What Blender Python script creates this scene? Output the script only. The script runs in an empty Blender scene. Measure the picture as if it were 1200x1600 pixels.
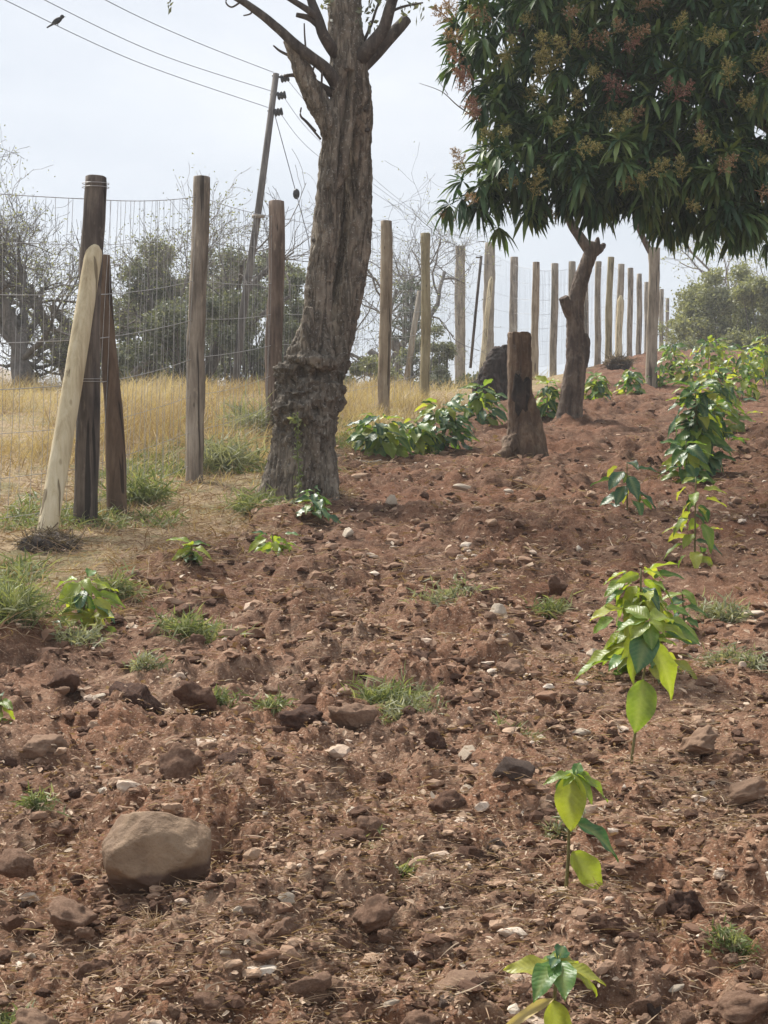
import bpy, math, random
import numpy as np
from mathutils import Vector, Matrix

S = bpy.context.scene
COL = S.collection
rad = math.radians

# ------------------------------------------------------------------ camera, sky, sun, exposure
F, CZ = 2400.0, 1.39                      # focal length in photo pixels, eye height
cam_d = bpy.data.cameras.new('camera'); cam = bpy.data.objects.new('camera', cam_d); COL.objects.link(cam)
cam.location = (0, 0, CZ); cam.rotation_euler = (rad(90), 0, 0)
cam_d.sensor_fit = 'VERTICAL'; cam_d.sensor_height = 36; cam_d.sensor_width = 27; cam_d.lens = F / 1600 * 36
cam_d.clip_start = 0.05; cam_d.clip_end = 8000
S.camera = cam

SUN_EL, SUN_AZ = 52, -38                  # azimuth: degrees clockwise from +Y (behind the scene, to the left)
SUN_STR, SUN_ANG = 1.5, 14
SKY_STR, CLOUD_STR = 0.05, 0.208
S.view_settings.view_transform = 'Standard'; S.view_settings.look = 'None'
S.view_settings.exposure = 2.30; S.view_settings.gamma = 1; S.view_settings.use_curve_mapping = False

w = bpy.data.worlds.new('World'); S.world = w; w.use_nodes = True
nt = w.node_tree; nt.nodes.clear()
def N(t, kind, **kw):
    n = t.nodes.new(kind)
    for k, v in kw.items():
        if k in n.inputs.keys(): n.inputs[k].default_value = v
        else: setattr(n, k, v)
    return n
out = N(nt, 'ShaderNodeOutputWorld')
sky = N(nt, 'ShaderNodeTexSky'); sky.sky_type = 'NISHITA'; sky.sun_disc = False
sky.sun_elevation = rad(SUN_EL); sky.sun_rotation = rad(SUN_AZ)
b1 = N(nt, 'ShaderNodeBackground', Strength=SKY_STR); nt.links.new(sky.outputs[0], b1.inputs[0])
tc = N(nt, 'ShaderNodeTexCoord'); mp = N(nt, 'ShaderNodeMapping'); mp.inputs['Scale'].default_value = (1, 1, 2.6)
nt.links.new(tc.outputs['Generated'], mp.inputs[0])
no = N(nt, 'ShaderNodeTexNoise', Scale=2.4, Detail=6.0, Roughness=0.5); nt.links.new(mp.outputs[0], no.inputs['Vector'])
cr = N(nt, 'ShaderNodeValToRGB'); e = cr.color_ramp.elements
e[0].position = 0.34; e[0].color = (0.58, 0.635, 0.715, 1); e[1].position = 0.66; e[1].color = (0.86, 0.885, 0.925, 1)
nt.links.new(no.outputs['Fac'], cr.inputs[0])
b2 = N(nt, 'ShaderNodeBackground', Strength=CLOUD_STR); nt.links.new(cr.outputs[0], b2.inputs[0])
mx = N(nt, 'ShaderNodeMixShader', Fac=0.93)
nt.links.new(b1.outputs[0], mx.inputs[1]); nt.links.new(b2.outputs[0], mx.inputs[2]); nt.links.new(mx.outputs[0], out.inputs[0])

sd = bpy.data.lights.new('sun', 'SUN'); sd.energy = SUN_STR; sd.angle = rad(SUN_ANG); sd.color = (1.0, 0.95, 0.87)
sun = bpy.data.objects.new('sun', sd); COL.objects.link(sun)
_d = Vector((math.sin(rad(SUN_AZ)) * math.cos(rad(SUN_EL)), math.cos(rad(SUN_AZ)) * math.cos(rad(SUN_EL)), math.sin(rad(SUN_EL))))
sun.rotation_euler = _d.to_track_quat('Z', 'Y').to_euler(); sun.location = _d * 60

# ------------------------------------------------------------------ noise helpers (numpy)
def h2(ix, iy, s):
    a = (ix.astype(np.int64) * 374761393 + iy.astype(np.int64) * 668265263 + s * 974634777) & 0xffffffff
    a = ((a ^ (a >> 13)) * 1274126177) & 0xffffffff
    a = ((a ^ (a >> 16)) * 2246822519) & 0xffffffff
    return ((a ^ (a >> 15)) & 0xffffff) / float(0x1000000)
def h3(ix, iy, iz, s): return h2(ix + iz * 1013, iy + iz * 7919, s)
def sm(t): return t * t * t * (t * (t * 6 - 15) + 10)
def vn2(x, y, s=0):
    x = np.asarray(x, float); y = np.asarray(y, float)
    ix = np.floor(x); iy = np.floor(y); fx = sm(x - ix); fy = sm(y - iy)
    a = h2(ix, iy, s); b = h2(ix + 1, iy, s); c = h2(ix, iy + 1, s); d = h2(ix + 1, iy + 1, s)
    return (a + (b - a) * fx) * (1 - fy) + (c + (d - c) * fx) * fy
def vn3(p, f, s=0):
    q = np.asarray(p, float) * f; i = np.floor(q); t = sm(q - i); x, y, z = i.T; fx, fy, fz = t.T
    def L(dz):
        a = h3(x, y, z + dz, s); b = h3(x + 1, y, z + dz, s); c = h3(x, y + 1, z + dz, s); d = h3(x + 1, y + 1, z + dz, s)
        return (a + (b - a) * fx) * (1 - fy) + (c + (d - c) * fx) * fy
    return L(0) * (1 - fz) + L(1) * fz
def fbm2(x, y, o=4, s=0):
    v = 0; a = 0.5; x = np.asarray(x, float); y = np.asarray(y, float)
    for k in range(o):
        v = v + a * (vn2(x, y, s + k) - 0.5) * 2; x = x * 2.03 + 5.1; y = y * 2.03 - 3.3; a *= 0.5
    return v
def fbm3(p, f, o=4, s=0):
    v = 0; a = 0.5
    for k in range(o):
        v = v + a * (vn3(p, f, s + k) - 0.5) * 2; f *= 2.03; a *= 0.5
    return v
def domes(x, y, f, s, fill=0.8):
    """lumps: the highest of the random domes of the neighbouring cells, 0..1"""
    u = x * f; v = y * f; iu = np.floor(u); iv = np.floor(v); best = np.zeros_like(u)
    for du in (-1, 0, 1):
        for dv in (-1, 0, 1):
            cu = iu + du; cv = iv + dv
            px = cu + h2(cu, cv, s); py = cv + h2(cu, cv, s + 1); r = 0.35 + 0.6 * h2(cu, cv, s + 2)
            on = h2(cu, cv, s + 3) < fill; ax = 0.75 + 0.5 * h2(cu, cv, s + 4)
            d2 = (((u - px) * ax) ** 2 + ((v - py) / ax) ** 2) / (r * r)
            best = np.maximum(best, np.where(on, r * np.clip(1 - d2, 0, 1) ** .75, 0))
    return best
def sstep(a, b, x):
    t = np.clip((x - a) / (b - a), 0, 1); return t * t * (3 - 2 * t)

# ------------------------------------------------------------------ terrain
SL = 0.1458
def gz(x, y):
    x = np.asarray(x, float); y = np.asarray(y, float)
    yc = 22.5 + 14 * sstep(0.5, 7.5, x)
    k = 1.2
    soft = -k * np.log(np.exp(-np.minimum(y, yc + 40) / k) + np.exp(-yc / k))
    z = SL * np.maximum(soft, -30) - 0.008 * np.clip(y - yc, 0, 400)
    return z
XB_Y = [-50, 3.0, 4.6, 5.8, 6.67, 8.0, 9.53, 11.5, 13.9, 17.1, 22.2, 30, 40, 200]
XB_X = [-30, -3.2, -2.4, -1.95, -1.55, -1.18, -0.82, -0.55, -0.30, 0.80, 2.5, 4.0, 6.5, 40]
def soilmask(x, y):
    xb = np.interp(y, XB_Y, XB_X) + 0.35 * fbm2(np.asarray(x) * 0.9, np.asarray(y) * 0.9, 3, 71)
    return sstep(-0.3, 0.35, np.asarray(x) - xb)
def relief(x, y):
    x = np.asarray(x, float); y = np.asarray(y, float)
    m = soilmask(x, y)
    wx = x + 0.07 * fbm2(x * 6, y * 6, 3, 5) + 0.022 * fbm2(x * 34, y * 34, 2, 8); wy = y + 0.05 * fbm2(x * 6 + 9, y * 6, 3, 6) + 0.012 * fbm2(x * 34, y * 34 + 7, 2, 9)
    rough = 0.48 + 0.80 * sstep(0.32, 0.66, vn2(x * 0.9, y * 0.6, 33) * .65 + .35 * vn2(x * 3, y * 2.2, 34))
    h = 0.075 * fbm2(x * 0.9, y * 1.3, 3, 11) + 0.035 * fbm2(x * 4, y * 4, 3, 12)
    r1 = 1 - np.abs(fbm2(x * 9 + 3, y * 9, 3, 17)) * 2; r2 = 1 - np.abs(fbm2(x * 27, y * 27 + 5, 3, 18)) * 2
    c = 0.08 * domes(wx, wy * 0.8, 3.3, 20, 0.5) + 0.050 * domes(wx, wy, 8.5, 30, 0.55) + 0.022 * domes(wx, wy, 19, 40, 0.65) * (1 - .45 * sstep(6, 14, y)) + 0.010 * domes(wx, wy, 43, 50, 0.8) * (1 - .7 * sstep(5, 12, y)) + 0.012 * r1 + 0.004 * r2 * (1 - sstep(5, 12, y))
    c = c * rough - 0.057 + 0.010 * fbm2(x * 40, y * 40, 3, 14)
    g = 0.05 * fbm2(x * 0.6, y * 0.6, 3, 15) + 0.02 * fbm2(x * 5, y * 5, 3, 16)
    near = 1 - sstep(30, 60, y)
    return (m * (h + c) + (1 - m) * g) * near
def H(x, y): return gz(x, y) + relief(x, y)
def W(px, py, Y): return np.array([(px - 600) / F * Y, Y, CZ - (py - 800) / F * Y])
def G(px, py, ymax=45.0):
    """point of the terrain seen at photo pixel (px, py)"""
    ys = np.geomspace(1.6, ymax, 900); u = (px - 600) / F
    d = (CZ - (py - 800) / F * ys) - gz(u * ys, ys)
    k = np.argmax(d <= 0); Y = ys[k] if d[k] <= 0 else ymax
    return np.array([u * Y, Y, float(gz(u * Y, Y))])
def onG(p, dz=0.0): return np.array([p[0], p[1], float(H(p[0], p[1])) + dz])

# ------------------------------------------------------------------ object helpers
def np_mesh(name, v, faces, mat=None, smooth=True, attrs=None):
    me = bpy.data.meshes.new(name); v = np.asarray(v, np.float32)
    if isinstance(faces, np.ndarray): faces = [faces]
    faces = [np.asarray(f) for f in faces if len(f)]
    me.vertices.add(len(v)); me.vertices.foreach_set('co', v.ravel())
    nl = sum(f.size for f in faces); npol = sum(len(f) for f in faces)
    me.loops.add(nl); me.loops.foreach_set('vertex_index', np.concatenate([f.ravel() for f in faces]).astype(np.int32))
    tot = np.concatenate([np.full(len(f), f.shape[1]) for f in faces]); st = np.concatenate([[0], np.cumsum(tot)[:-1]])
    me.polygons.add(npol); me.polygons.foreach_set('loop_start', st.astype(np.int32))
    me.update(calc_edges=True)
    me.polygons.foreach_set('use_smooth', np.full(npol, smooth))
    for k, a in (attrs or {}).items():
        at = me.attributes.new(k, 'FLOAT', 'POINT'); at.data.foreach_set('value', np.asarray(a, np.float32))
    if mat: me.materials.append(mat)
    return me
def obj(name, me, parent=None, loc=None):
    o = bpy.data.objects.new(name, me); COL.objects.link(o)
    if parent: o.parent = parent
    if loc is not None: o.location = loc
    return o
def tag(o, label=None, cat=None, group=None, kind=None):
    if label: o['label'] = label
    if cat: o['category'] = cat
    if group: o['group'] = group
    if kind: o['kind'] = kind
    return o
def thing(name, loc, label, cat, group=None):
    o = bpy.data.objects.new(name, None); COL.objects.link(o); o.location = loc; o.empty_display_size = 0.1
    return tag(o, label, cat, group)
class MB:
    """collects shapes in world coordinates; build() links them as one mesh object"""
    def __init__(s): s.v = []; s.f3 = []; s.f4 = []; s.n = 0; s.a = []
    def add(s, v, f3=None, f4=None, a=0.5):
        v = np.asarray(v, float)
        if f3 is not None and len(f3): s.f3.append(np.asarray(f3) + s.n)
        if f4 is not None and len(f4): s.f4.append(np.asarray(f4) + s.n)
        s.v.append(v); s.a.append(np.broadcast_to(np.asarray(a, float), (len(v),))); s.n += len(v); return s
    def tube(s, pts, r, n=8, cap=True, a=0.5, closed_tip=False):
        v, f4, f3 = tube_np(pts, r, n, cap); return s.add(v, f3, f4, a)
    def mesh(s, name, mat, origin=(0, 0, 0), smooth=True):
        fs = []
        if s.f3: fs.append(np.concatenate(s.f3))
        if s.f4: fs.append(np.concatenate(s.f4))
        return np_mesh(name, np.concatenate(s.v) - np.asarray(origin), fs, mat, smooth, {'tone': np.concatenate(s.a)})
    def build(s, name, mat, parent=None, smooth=True):
        o0 = np.array(parent_origin(parent)) if parent else np.zeros(3)
        return obj(name, s.mesh(name, mat, o0, smooth), parent)
def parent_origin(p):
    v = Vector(p.location)
    while p.parent: p = p.parent; v = v + Vector(p.location)
    return v
def tube_np(pts, r, n=8, cap=True):
    P = np.asarray(pts, float); K = len(P); r = np.broadcast_to(np.asarray(r, float), (K,))
    T = np.gradient(P, axis=0); T /= np.linalg.norm(T, axis=1)[:, None] + 1e-9
    ref = np.array([0, 0, 1.0]) if abs(T[:, 2]).mean() < 0.8 else np.array([0, 1.0, 0])
    A = np.cross(T, ref); A /= np.linalg.norm(A, axis=1)[:, None] + 1e-9; B = np.cross(T, A)
    th = np.arange(n) / n * 2 * math.pi
    V = P[:, None] + r[:, None, None] * (np.cos(th)[None, :, None] * A[:, None] + np.sin(th)[None, :, None] * B[:, None])
    V = V.reshape(-1, 3)
    i = np.arange(K - 1)[:, None] * n; j = np.arange(n)[None]; j2 = (j + 1) % n
    f4 = np.stack([i + j, i + j2, i + n + j2, i + n + j], -1).reshape(-1, 4)
    f3 = np.zeros((0, 3), int)
    if cap:
        V = np.concatenate([V, P[:1], P[-1:]]); a = K * n; jj = np.arange(n); j2 = (jj + 1) % n
        f3 = np.concatenate([np.stack([jj * 0 + a, j2, jj], -1), np.stack([jj * 0 + a + 1, (K - 1) * n + jj, (K - 1) * n + j2], -1)])
    return V, f4, f3
def spline(pts, n):
    P = np.asarray(pts, float); t = np.linspace(0, len(P) - 1, n); out = []
    for c in range(P.shape[1]):
        col = P[:, c]; i = np.clip(np.floor(t).astype(int), 0, len(P) - 2); f = t - i
        p0 = col[np.maximum(i - 1, 0)]; p1 = col[i]; p2 = col[i + 1]; p3 = col[np.minimum(i + 2, len(P) - 1)]
        out.append(0.5 * (2 * p1 + (p2 - p0) * f + (2 * p0 - 5 * p1 + 4 * p2 - p3) * f ** 2 + (3 * p1 - p0 - 3 * p2 + p3) * f ** 3))
    return np.stack(out, 1)
_ico = {}
def ico(l):
    if l not in _ico:
        import bmesh
        bm = bmesh.new(); bmesh.ops.create_icosphere(bm, subdivisions=l, radius=1)
        _ico[l] = (np.array([v.co[:] for v in bm.verts]), np.array([[v.index for v in f.verts] for f in bm.faces])); bm.free()
    return _ico[l]
def rock(l, seed, planes=9, cut=0.72, rough=0.12, freq=2.2):
    v, f = ico(l); rg = np.random.default_rng(seed); v = v.copy()
    v *= (1 + 0.22 * fbm3(v + seed * 3.1, 1.1, 2, seed))[:, None]
    for k in range(planes):
        n = rg.normal(size=3); n /= np.linalg.norm(n); d = cut + 0.25 * rg.random()
        e = v @ n - d; v -= np.where(e > 0, e, 0)[:, None] * n * 0.88
    rdg = 1 - np.abs(fbm3(v + seed * 2.3, freq * .9, 3, seed + 70)) * 3
    v *= (1 + rough * fbm3(v + seed, freq, 5, seed + 50) + rough * .30 * rdg)[:, None]
    return v, f

# ------------------------------------------------------------------ materials
def newmat(name):
    m = bpy.data.materials.new(name); m.use_nodes = True; t = m.node_tree; t.nodes.clear()
    o = N(t, 'ShaderNodeOutputMaterial'); b = N(t, 'ShaderNodeBsdfPrincipled'); b.inputs['Roughness'].default_value = 0.9
    b.inputs['Specular IOR Level'].default_value = 0.25
    t.links.new(b.outputs[0], o.inputs[0]); return m, t, b, o
def ramp(t, fac, stops):
    r = N(t, 'ShaderNodeValToRGB'); el = r.color_ramp.elements
    while len(el) < len(stops): el.new(0.5)
    for e_, (p, c) in zip(el, stops): e_.position = p; e_.color = (*c, 1)
    t.links.new(fac, r.inputs[0]); return r.outputs[0]
def noise(t, vec, scale, detail=4.0, rough=0.55, dist=0.0):
    n = N(t, 'ShaderNodeTexNoise', Scale=scale, Detail=detail, Roughness=rough, Distortion=dist); t.links.new(vec, n.inputs['Vector']); return n.outputs['Fac']
def mapped(t, vec, sc):
    m = N(t, 'ShaderNodeMapping'); m.inputs['Scale'].default_value = sc; t.links.new(vec, m.inputs[0]); return m.outputs[0]
def mixc(t, fac, a, b, mode='MIX'):
    m = N(t, 'ShaderNodeMix'); m.data_type = 'RGBA'; m.blend_type = mode
    for s_, v in ((m.inputs[0], fac), (m.inputs[6], a), (m.inputs[7], b)):
        if isinstance(v, (int, float)): s_.default_value = v
        elif isinstance(v, tuple): s_.default_value = (*v, 1)
        else: t.links.new(v, s_)
    return m.outputs[2]
def math_(t, op, a, b=0.0):
    m = N(t, 'ShaderNodeMath'); m.operation = op
    for s_, v in zip(m.inputs, (a, b)):
        if isinstance(v, (int, float)): s_.default_value = v
        else: t.links.new(v, s_)
    return m.outputs[0]
def bump(t, b, h, strength=0.5, dist=0.02):
    n = N(t, 'ShaderNodeBump', Strength=strength, Distance=dist); t.links.new(h, n.inputs['Height']); t.links.new(n.outputs[0], b.inputs['Normal'])
def attr(t, name):
    a = N(t, 'ShaderNodeAttribute'); a.attribute_name = name; return a.outputs['Fac']
def objco(t): return N(t, 'ShaderNodeTexCoord').outputs['Object']
def geopos(t): return N(t, 'ShaderNodeNewGeometry').outputs['Position']
def objrand(t): return N(t, 'ShaderNodeObjectInfo').outputs['Random']

SOIL_D, SOIL_M, SOIL_L = (0.080, 0.045, 0.031), (0.232, 0.137, 0.090), (0.46, 0.325, 0.225)
SOIL_R = (0.31, 0.148, 0.082)
def soil_colour(t, p):
    f1 = noise(t, p, 2.2, 5, 0.6); f2 = noise(t, p, 14, 6, 0.65); f3 = noise(t, p, 75, 4, 0.7)
    c = ramp(t, f2, [(0.30, SOIL_D), (0.50, SOIL_M), (0.74, SOIL_L)])
    c = mixc(t, ramp(t, f1, [(0.42, (0, 0, 0)), (0.66, (1, 1, 1))]), c, mixc(t, 0.6, c, SOIL_R))
    c2 = ramp(t, f3, [(0.32, (0.45, 0.43, 0.42)), (0.5, (1, 1, 1)), (0.72, (1.0, 1.0, 1.0))])
    c = mixc(t, 0.75, c, c2, 'MULTIPLY')
    f4 = noise(t, p, 120, 2, 0.5)
    return mixc(t, ramp(t, f4, [(0.60, (0, 0, 0)), (0.70, (0.8, 0.8, 0.8))]), c, (0.54, 0.41, 0.30)), f2, f3

def ground_material():
    m, t, b, o = newmat('ground'); p = geopos(t)
    sc, f2, f3 = soil_colour(t, p)
    g1 = noise(t, p, 3.0, 5, 0.6); g2 = noise(t, p, 30, 5, 0.7)
    gc = ramp(t, g2, [(0.3, (0.13, 0.09, 0.055)), (0.5, (0.30, 0.215, 0.125)), (0.7, (0.46, 0.36, 0.23))])
    gc = mixc(t, ramp(t, g1, [(0.45, (0, 0, 0)), (0.62, (0.6, 0.6, 0.6))]), gc, (0.14, 0.145, 0.065))
    sc = mixc(t, attr(t, 'moist'), sc, mixc(t, 1.0, sc, (0.60, 0.53, 0.50), 'MULTIPLY'))
    c = mixc(t, attr(t, 'soil'), gc, sc); t.links.new(c, b.inputs['Base Color'])
    b.inputs['Roughness'].default_value = 0.95; b.inputs['Specular IOR Level'].default_value = 0.12
    h = math_(t, 'ADD', math_(t, 'MULTIPLY', noise(t, p, 45, 6, 0.7), 1.0), math_(t, 'MULTIPLY', f3, 0.5)); bump(t, b, h, 0.9, 0.02)
    return m
def clod_material(name, stops, sc=9.0, tone=False, bumpd=0.012, rnd=0.45):
    m, t, b, o = newmat(name); p = objco(t) if not tone else geopos(t)
    f = noise(t, p, sc, 6, 0.65); r = attr(t, 'tone') if tone else objrand(t)
    k = math_(t, 'ADD', math_(t, 'MULTIPLY', f, 1 - rnd), math_(t, 'MULTIPLY', r, rnd))
    t.links.new(ramp(t, k, stops), b.inputs['Base Color']); b.inputs['Roughness'].default_value = 0.93; b.inputs['Specular IOR Level'].default_value = 0.15
    bump(t, b, noise(t, p, sc * 4, 6, 0.7), 0.8, bumpd); return m
M_GROUND = ground_material()
M_CLOD = clod_material('clod', [(0.25, (0.075, 0.042, 0.031)), (0.48, (0.180, 0.102, 0.068)), (0.72, (0.36, 0.235, 0.16))], 8)
M_GRAVEL = clod_material('crumbs', [(0.12, (0.090, 0.050, 0.034)), (0.42, (0.235, 0.138, 0.090)), (0.66, (0.42, 0.29, 0.20)), (0.80, (0.52, 0.41, 0.32)), (0.95, (0.68, 0.60, 0.50))], 20, True, 0.006, 0.8)
M_STONE = clod_material('pale_stone', [(0.2, (0.36, 0.27, 0.20)), (0.5, (0.58, 0.48, 0.37)), (0.8, (0.72, 0.64, 0.54))], 14, False, 0.006, 0.3)
M_GREYROCK = clod_material('grey_rock', [(0.2, (0.055, 0.042, 0.038)), (0.5, (0.12, 0.085, 0.068)), (0.8, (0.22, 0.165, 0.13))], 8, False, 0.01, 0.3)

def boulder_material():
    m, t, b, o = newmat('boulder'); p = objco(t)
    f = noise(t, p, 7, 6, 0.6); f2 = noise(t, p, 40, 5, 0.65)
    c = ramp(t, f, [(0.3, (0.165, 0.105, 0.066)), (0.5, (0.235, 0.158, 0.100)), (0.7, (0.32, 0.225, 0.145))])
    c = mixc(t, 0.35, c, ramp(t, f2, [(0.35, (0.5, 0.47, 0.45)), (0.6, (1, 1, 1))]), 'MULTIPLY')
    # overhang shade painted dark into the lower part, with a ragged edge
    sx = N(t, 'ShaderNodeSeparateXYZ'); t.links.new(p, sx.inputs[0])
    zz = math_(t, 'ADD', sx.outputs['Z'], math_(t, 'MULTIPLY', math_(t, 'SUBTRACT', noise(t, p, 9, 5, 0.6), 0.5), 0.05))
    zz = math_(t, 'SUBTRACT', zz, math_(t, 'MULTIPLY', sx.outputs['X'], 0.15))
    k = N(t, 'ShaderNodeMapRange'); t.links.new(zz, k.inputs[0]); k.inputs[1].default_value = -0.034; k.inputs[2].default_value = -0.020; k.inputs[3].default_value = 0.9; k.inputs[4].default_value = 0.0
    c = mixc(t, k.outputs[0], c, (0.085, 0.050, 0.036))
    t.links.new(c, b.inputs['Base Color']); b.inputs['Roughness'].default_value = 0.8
    bump(t, b, math_(t, 'ADD', f2, math_(t, 'MULTIPLY', f, 1.0)), 0.6, 0.016); return m
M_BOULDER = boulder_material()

def wood_material(name, dark, mid, pale, streak=26, patch=0.5, spot=(0.6, 0.5, 0.38), spotk=0.0):
    m, t, b, o = newmat(name); p = objco(t); r = objrand(t)
    off = N(t, 'ShaderNodeVectorMath'); off.operation = 'ADD'; cx = N(t, 'ShaderNodeCombineXYZ'); t.links.new(math_(t, 'MULTIPLY', r, 40), cx.inputs[2]); t.links.new(p, off.inputs[0]); t.links.new(cx.outputs[0], off.inputs[1]); p = off.outputs[0]
    s1 = noise(t, mapped(t, p, (1, 1, 0.09)), streak, 6, 0.65, 0.4); s2 = noise(t, mapped(t, p, (1, 1, 0.35)), 6, 5, 0.6)
    k = math_(t, 'ADD', math_(t, 'MULTIPLY', s1, 1 - patch), math_(t, 'MULTIPLY', s2, patch))
    c = ramp(t, k, [(0.36, dark), (0.5, mid), (0.64, pale)])
    if spotk: c = mixc(t, ramp(t, noise(t, mapped(t, p, (1, 1, 0.4)), 16, 5, 0.6), [(0.60, (0, 0, 0)), (0.70, (spotk,) * 3)]), c, spot)
    ck = noise(t, mapped(t, p, (1, 1, 0.05)), 19, 3, 0.5, 0.6); ckm = ramp(t, ck, [(0.355, (1, 1, 1)), (0.385, (0, 0, 0))]); c = mixc(t, math_(t, 'MULTIPLY', ckm, 0.85), c, tuple(k_ * .5 for k_ in dark))
    kn = N(t, 'ShaderNodeTexVoronoi', Scale=7.0); t.links.new(mapped(t, p, (1.6, 1.6, .7)), kn.inputs['Vector']); c = mixc(t, ramp(t, kn.outputs['Distance'], [(0.05, (0.8, 0.8, 0.8)), (0.13, (0, 0, 0))]), c, dark)
    t.links.new(c, b.inputs['Base Color']); b.inputs['Roughness'].default_value = 0.85
    bump(t, b, math_(t, 'SUBTRACT', s1, math_(t, 'MULTIPLY', ckm, 0.6)), 0.8, 0.01); return m
WOODS = {
 'black': wood_material('wood_black', (0.032, 0.026, 0.023), (0.088, 0.070, 0.059), (0.20, 0.165, 0.135), spotk=0.45, spot=(0.28, 0.23, 0.18)),
 'brown': wood_material('wood_brown', (0.095, 0.079, 0.065), (0.265, 0.222, 0.178), (0.46, 0.40, 0.33), spotk=0.5),
 'red': wood_material('wood_red', (0.065, 0.047, 0.039), (0.175, 0.127, 0.100), (0.32, 0.245, 0.195), spotk=0.45),
 'tan': wood_material('wood_tan', (0.15, 0.11, 0.075), (0.31, 0.245, 0.175), (0.47, 0.39, 0.29), spotk=0.3),
 'green': wood_material('wood_green', (0.145, 0.12, 0.07), (0.29, 0.245, 0.15), (0.42, 0.36, 0.235), spotk=0.3),
 'grey': wood_material('wood_grey', (0.13, 0.11, 0.085), (0.30, 0.255, 0.20), (0.45, 0.39, 0.31), spotk=0.3),
 'pale': wood_material('wood_pale', (0.36, 0.28, 0.17), (0.58, 0.49, 0.32), (0.70, 0.62, 0.45), 30, 0.45, (0.25, 0.20, 0.13), 0.4),
 'darkbrown': wood_material('wood_darkbrown', (0.06, 0.038, 0.026), (0.125, 0.082, 0.054), (0.20, 0.14, 0.095)),
 'pole': wood_material('wood_pole', (0.07, 0.06, 0.055), (0.13, 0.115, 0.105), (0.22, 0.20, 0.18)),
}
def bark_material(name, dark, mid, pale, lichen=0.4, lic=(0.34, 0.31, 0.26), vs=0.22, sc=16, red=0.0, crack=0.0):
    m, t, b, o = newmat(name); p = objco(t)
    f1 = noise(t, mapped(t, p, (1, 1, vs)), sc, 7, 0.68, 0.6); f2 = noise(t, p, 5, 5, 0.6); f3 = noise(t, p, 24, 5, 0.7)
    c = ramp(t, f1, [(0.33, dark), (0.5, mid), (0.68, pale)])
    c = mixc(t, ramp(t, f3, [(0.56, (0, 0, 0)), (0.66, (lichen,) * 3)]), c, lic)
    c = mixc(t, ramp(t, f2, [(0.35, (0.55, 0.55, 0.55)), (0.6, (0, 0, 0))]), c, dark)
    c = mixc(t, math_(t, 'MULTIPLY', attr(t, 'burl'), 0.55), c, mixc(t, f3, dark, mid))
    hx = f1
    if crack:
        q = noise(t, mapped(t, p, (1, 1, 0.16)), 15, 5, 0.6, 0.8); q = math_(t, 'ABSOLUTE', math_(t, 'SUBTRACT', q, 0.5)); cm = ramp(t, q, [(0.0, (1, 1, 1)), (0.045, (0, 0, 0))])
        c = mixc(t, math_(t, 'MULTIPLY', cm, crack), c, tuple(k_ * .45 for k_ in dark)); hx = math_(t, 'SUBTRACT', f1, math_(t, 'MULTIPLY', cm, 0.9))
        c = mixc(t, ramp(t, noise(t, p, 62, 4, 0.6), [(0.60, (0, 0, 0)), (0.66, (.7, .7, .7))]), c, (0.42, 0.40, 0.35))
    if red: c = mixc(t, ramp(t, noise(t, p, 3.2, 4, 0.6), [(0.55, (0, 0, 0)), (0.68, (red,) * 3)]), c, (0.16, 0.075, 0.045))
    t.links.new(c, b.inputs['Base Color']); b.inputs['Roughness'].default_value = 0.92
    bump(t, b, math_(t, 'ADD', hx, math_(t, 'MULTIPLY', f3, 0.5)), 0.8, 0.018); return m
M_BARK = bark_material('bark', (0.090, 0.074, 0.059), (0.235, 0.195, 0.150), (0.39, 0.335, 0.262), 0.5, crack=0.4)
M_STUMP = bark_material('stump_bark', (0.060, 0.037, 0.027), (0.19, 0.128, 0.086), (0.33, 0.24, 0.165), 0.3, red=0.3)
M_PRUNED = bark_material('pruned_bark', (0.055, 0.041, 0.034), (0.15, 0.11, 0.086), (0.27, 0.21, 0.16), 0.3)
M_CHAR = bark_material('charred', (0.022, 0.018, 0.016), (0.06, 0.046, 0.040), (0.12, 0.09, 0.075), 0.3, (0.20, 0.17, 0.14))
M_BRANCH = bark_material('branch_bark', (0.035, 0.028, 0.025), (0.085, 0.07, 0.06), (0.16, 0.135, 0.115), 0.3)
M_FARBARK = bark_material('far_bark', (0.08, 0.07, 0.062), (0.15, 0.132, 0.118), (0.25, 0.225, 0.20), 0.3)
M_TWIG = bark_material('twig_bark', (0.15, 0.13, 0.115), (0.25, 0.22, 0.195), (0.36, 0.32, 0.29), 0.2)

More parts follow.
